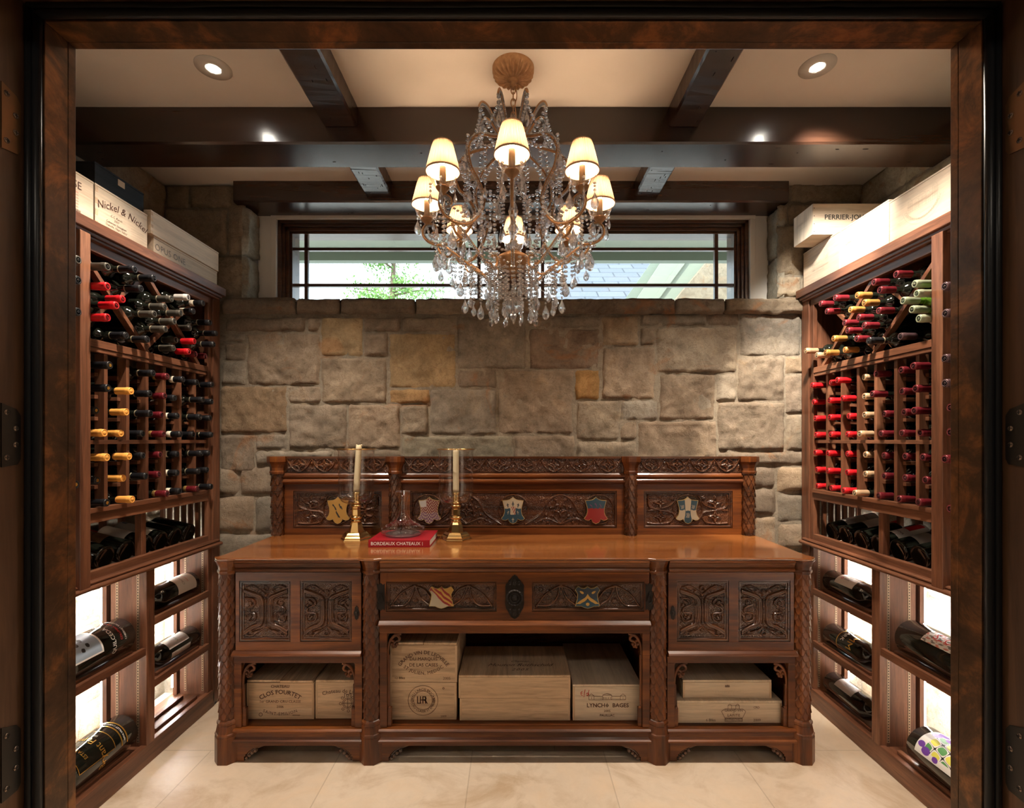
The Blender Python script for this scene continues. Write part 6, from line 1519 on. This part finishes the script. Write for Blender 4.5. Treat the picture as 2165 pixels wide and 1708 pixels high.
for k in range(NA):
    for q,(f,r,zt,zb) in enumerate(((.25,.30,.80,.70),(.5,.275,.83,.69),(.75,.30,.80,.70),(.3,.19,1.06,.93),(.7,.19,1.06,.95),(.5,.175,.69,.56),(.2,.165,.66,.57),(.5,.075,.66,.52))):
        a=AZ[k]+f*PI/4; m=MB(); strand(m,hangpt(a,r,zt,zb),.0078,.0162)
        al=almond(.024,.046,.013); al.xf(Matrix.Translation(W(r,a,zb-.012))@Matrix.Rotation(a,4,'Z')); m.merge(al); CP('crystal_strand',m,crystal)
# ------------------------------------------------------------------ lights
def spot(name,loc,target,e,size,blend,col,rad=.02):
    l=bpy.data.lights.new(name,'SPOT'); rad=max(rad,.04); l.energy=e; l.spot_size=math.radians(size); l.spot_blend=blend; l.color=col; l.shadow_soft_size=rad
    o=bpy.data.objects.new(name,l); COL.objects.link(o); o.location=loc; d=Vector(target)-Vector(loc); o.rotation_euler=d.to_track_quat('-Z','Y').to_euler(); return o
xl,xr=ux(451,1.948),ux(1728,1.941)
WARM=(1,.85,.70); 
spot('wall_spot_right',(xr,1.941,ZC-.03),(1.62,2.82,1.25),230,38,.35,(1,.85,.68))
spot('crate_spot_right',(xr,1.941,ZC-.05),(1.72,2.62,2.22),150,52,.9,(1,.92,.82))
spot('downlight_left',(xl,1.948,ZC-.014),(xl*.85,1.85,0),190,110,.7,WARM,.03)
spot('downlight_right',(xr,1.941,ZC-.014),(xr*.85,1.85,0),210,110,.7,WARM,.03)
def area(name,loc,rot,sx,sy,e,col,portal=False):
    l=bpy.data.lights.new(name,'AREA'); l.shape='RECTANGLE'; l.size=sx; l.size_y=sy; l.energy=e; l.color=col
    o=bpy.data.objects.new(name,l); COL.objects.link(o); o.location=loc; o.rotation_euler=rot
    if portal: l.cycles.is_portal=True
    return o
area('window_portal',(0,3.13,2.48),(PI/2,0,0),2.8,.5,1,(1,1,1),True)
# unseen glowing discs added behind the camera as fill light
for k,(x,y) in enumerate(((-1.0,-.6),(1.0,-.6))):
    t=thing('hall_fill_light',(x,y,2.95),'added fill light, out of view on the hall ceiling, '+('left' if k==0 else 'right')+' of the doorway','ceiling light')
    m=MB(); m.lathe([(.0001,-.03),(.17,-.028),(.18,-.015),(.18,-.004),(.0001,-.004)],32); part('fill_disc',m,plain('fill_glow%d'%k,(1,1,1),.5,emit=(1,.86,.70),es=28),t,world=False)
w=bpy.data.worlds.new('World'); S.world=w; w.use_nodes=True; bg=w.node_tree.nodes['Background']
bg.inputs[0].default_value=(.80,.90,1,1); bg.inputs[1].default_value=4.5
sun=bpy.data.lights.new('sun','SUN'); sun.energy=6; sun.angle=.02; sun.color=(1,.95,.86); so=bpy.data.objects.new('sun',sun); COL.objects.link(so); so.rotation_euler=Vector((.5,.75,-.9)).to_track_quat('-Z','Y').to_euler()
# ------------------------------------------------------------------ camera
cd=bpy.data.cameras.new('camera'); cam=bpy.data.objects.new('camera',cd); COL.objects.link(cam); S.camera=cam
cam.location=(0,0,EYE); cam.rotation_euler=(PI/2,0,0); cd.sensor_width=36; cd.sensor_fit='HORIZONTAL'; cd.lens=F/2165*36; cd.clip_start=.02; cd.clip_end=200
cd.shift_x=-(PX-1082.5)/2165; cd.shift_y=(PY-854)/2165
v=S.view_settings; v.view_transform='Standard'; v.look='None'; v.gamma=1; v.use_curve_mapping=False; v.exposure=0.13
c=S.cycles; c.use_denoising=True
try: c.denoiser='OPENIMAGEDENOISE'; c.denoising_input_passes='RGB_ALBEDO_NORMAL'
except Exception: pass
c.max_bounces=14; c.transmission_bounces=10; c.transparent_max_bounces=16; c.glossy_bounces=5; c.diffuse_bounces=4; c.sample_clamp_indirect=6; c.caustics_reflective=False; c.caustics_refractive=False
c.use_light_tree=True; c.use_adaptive_sampling=True; c.adaptive_threshold=.02
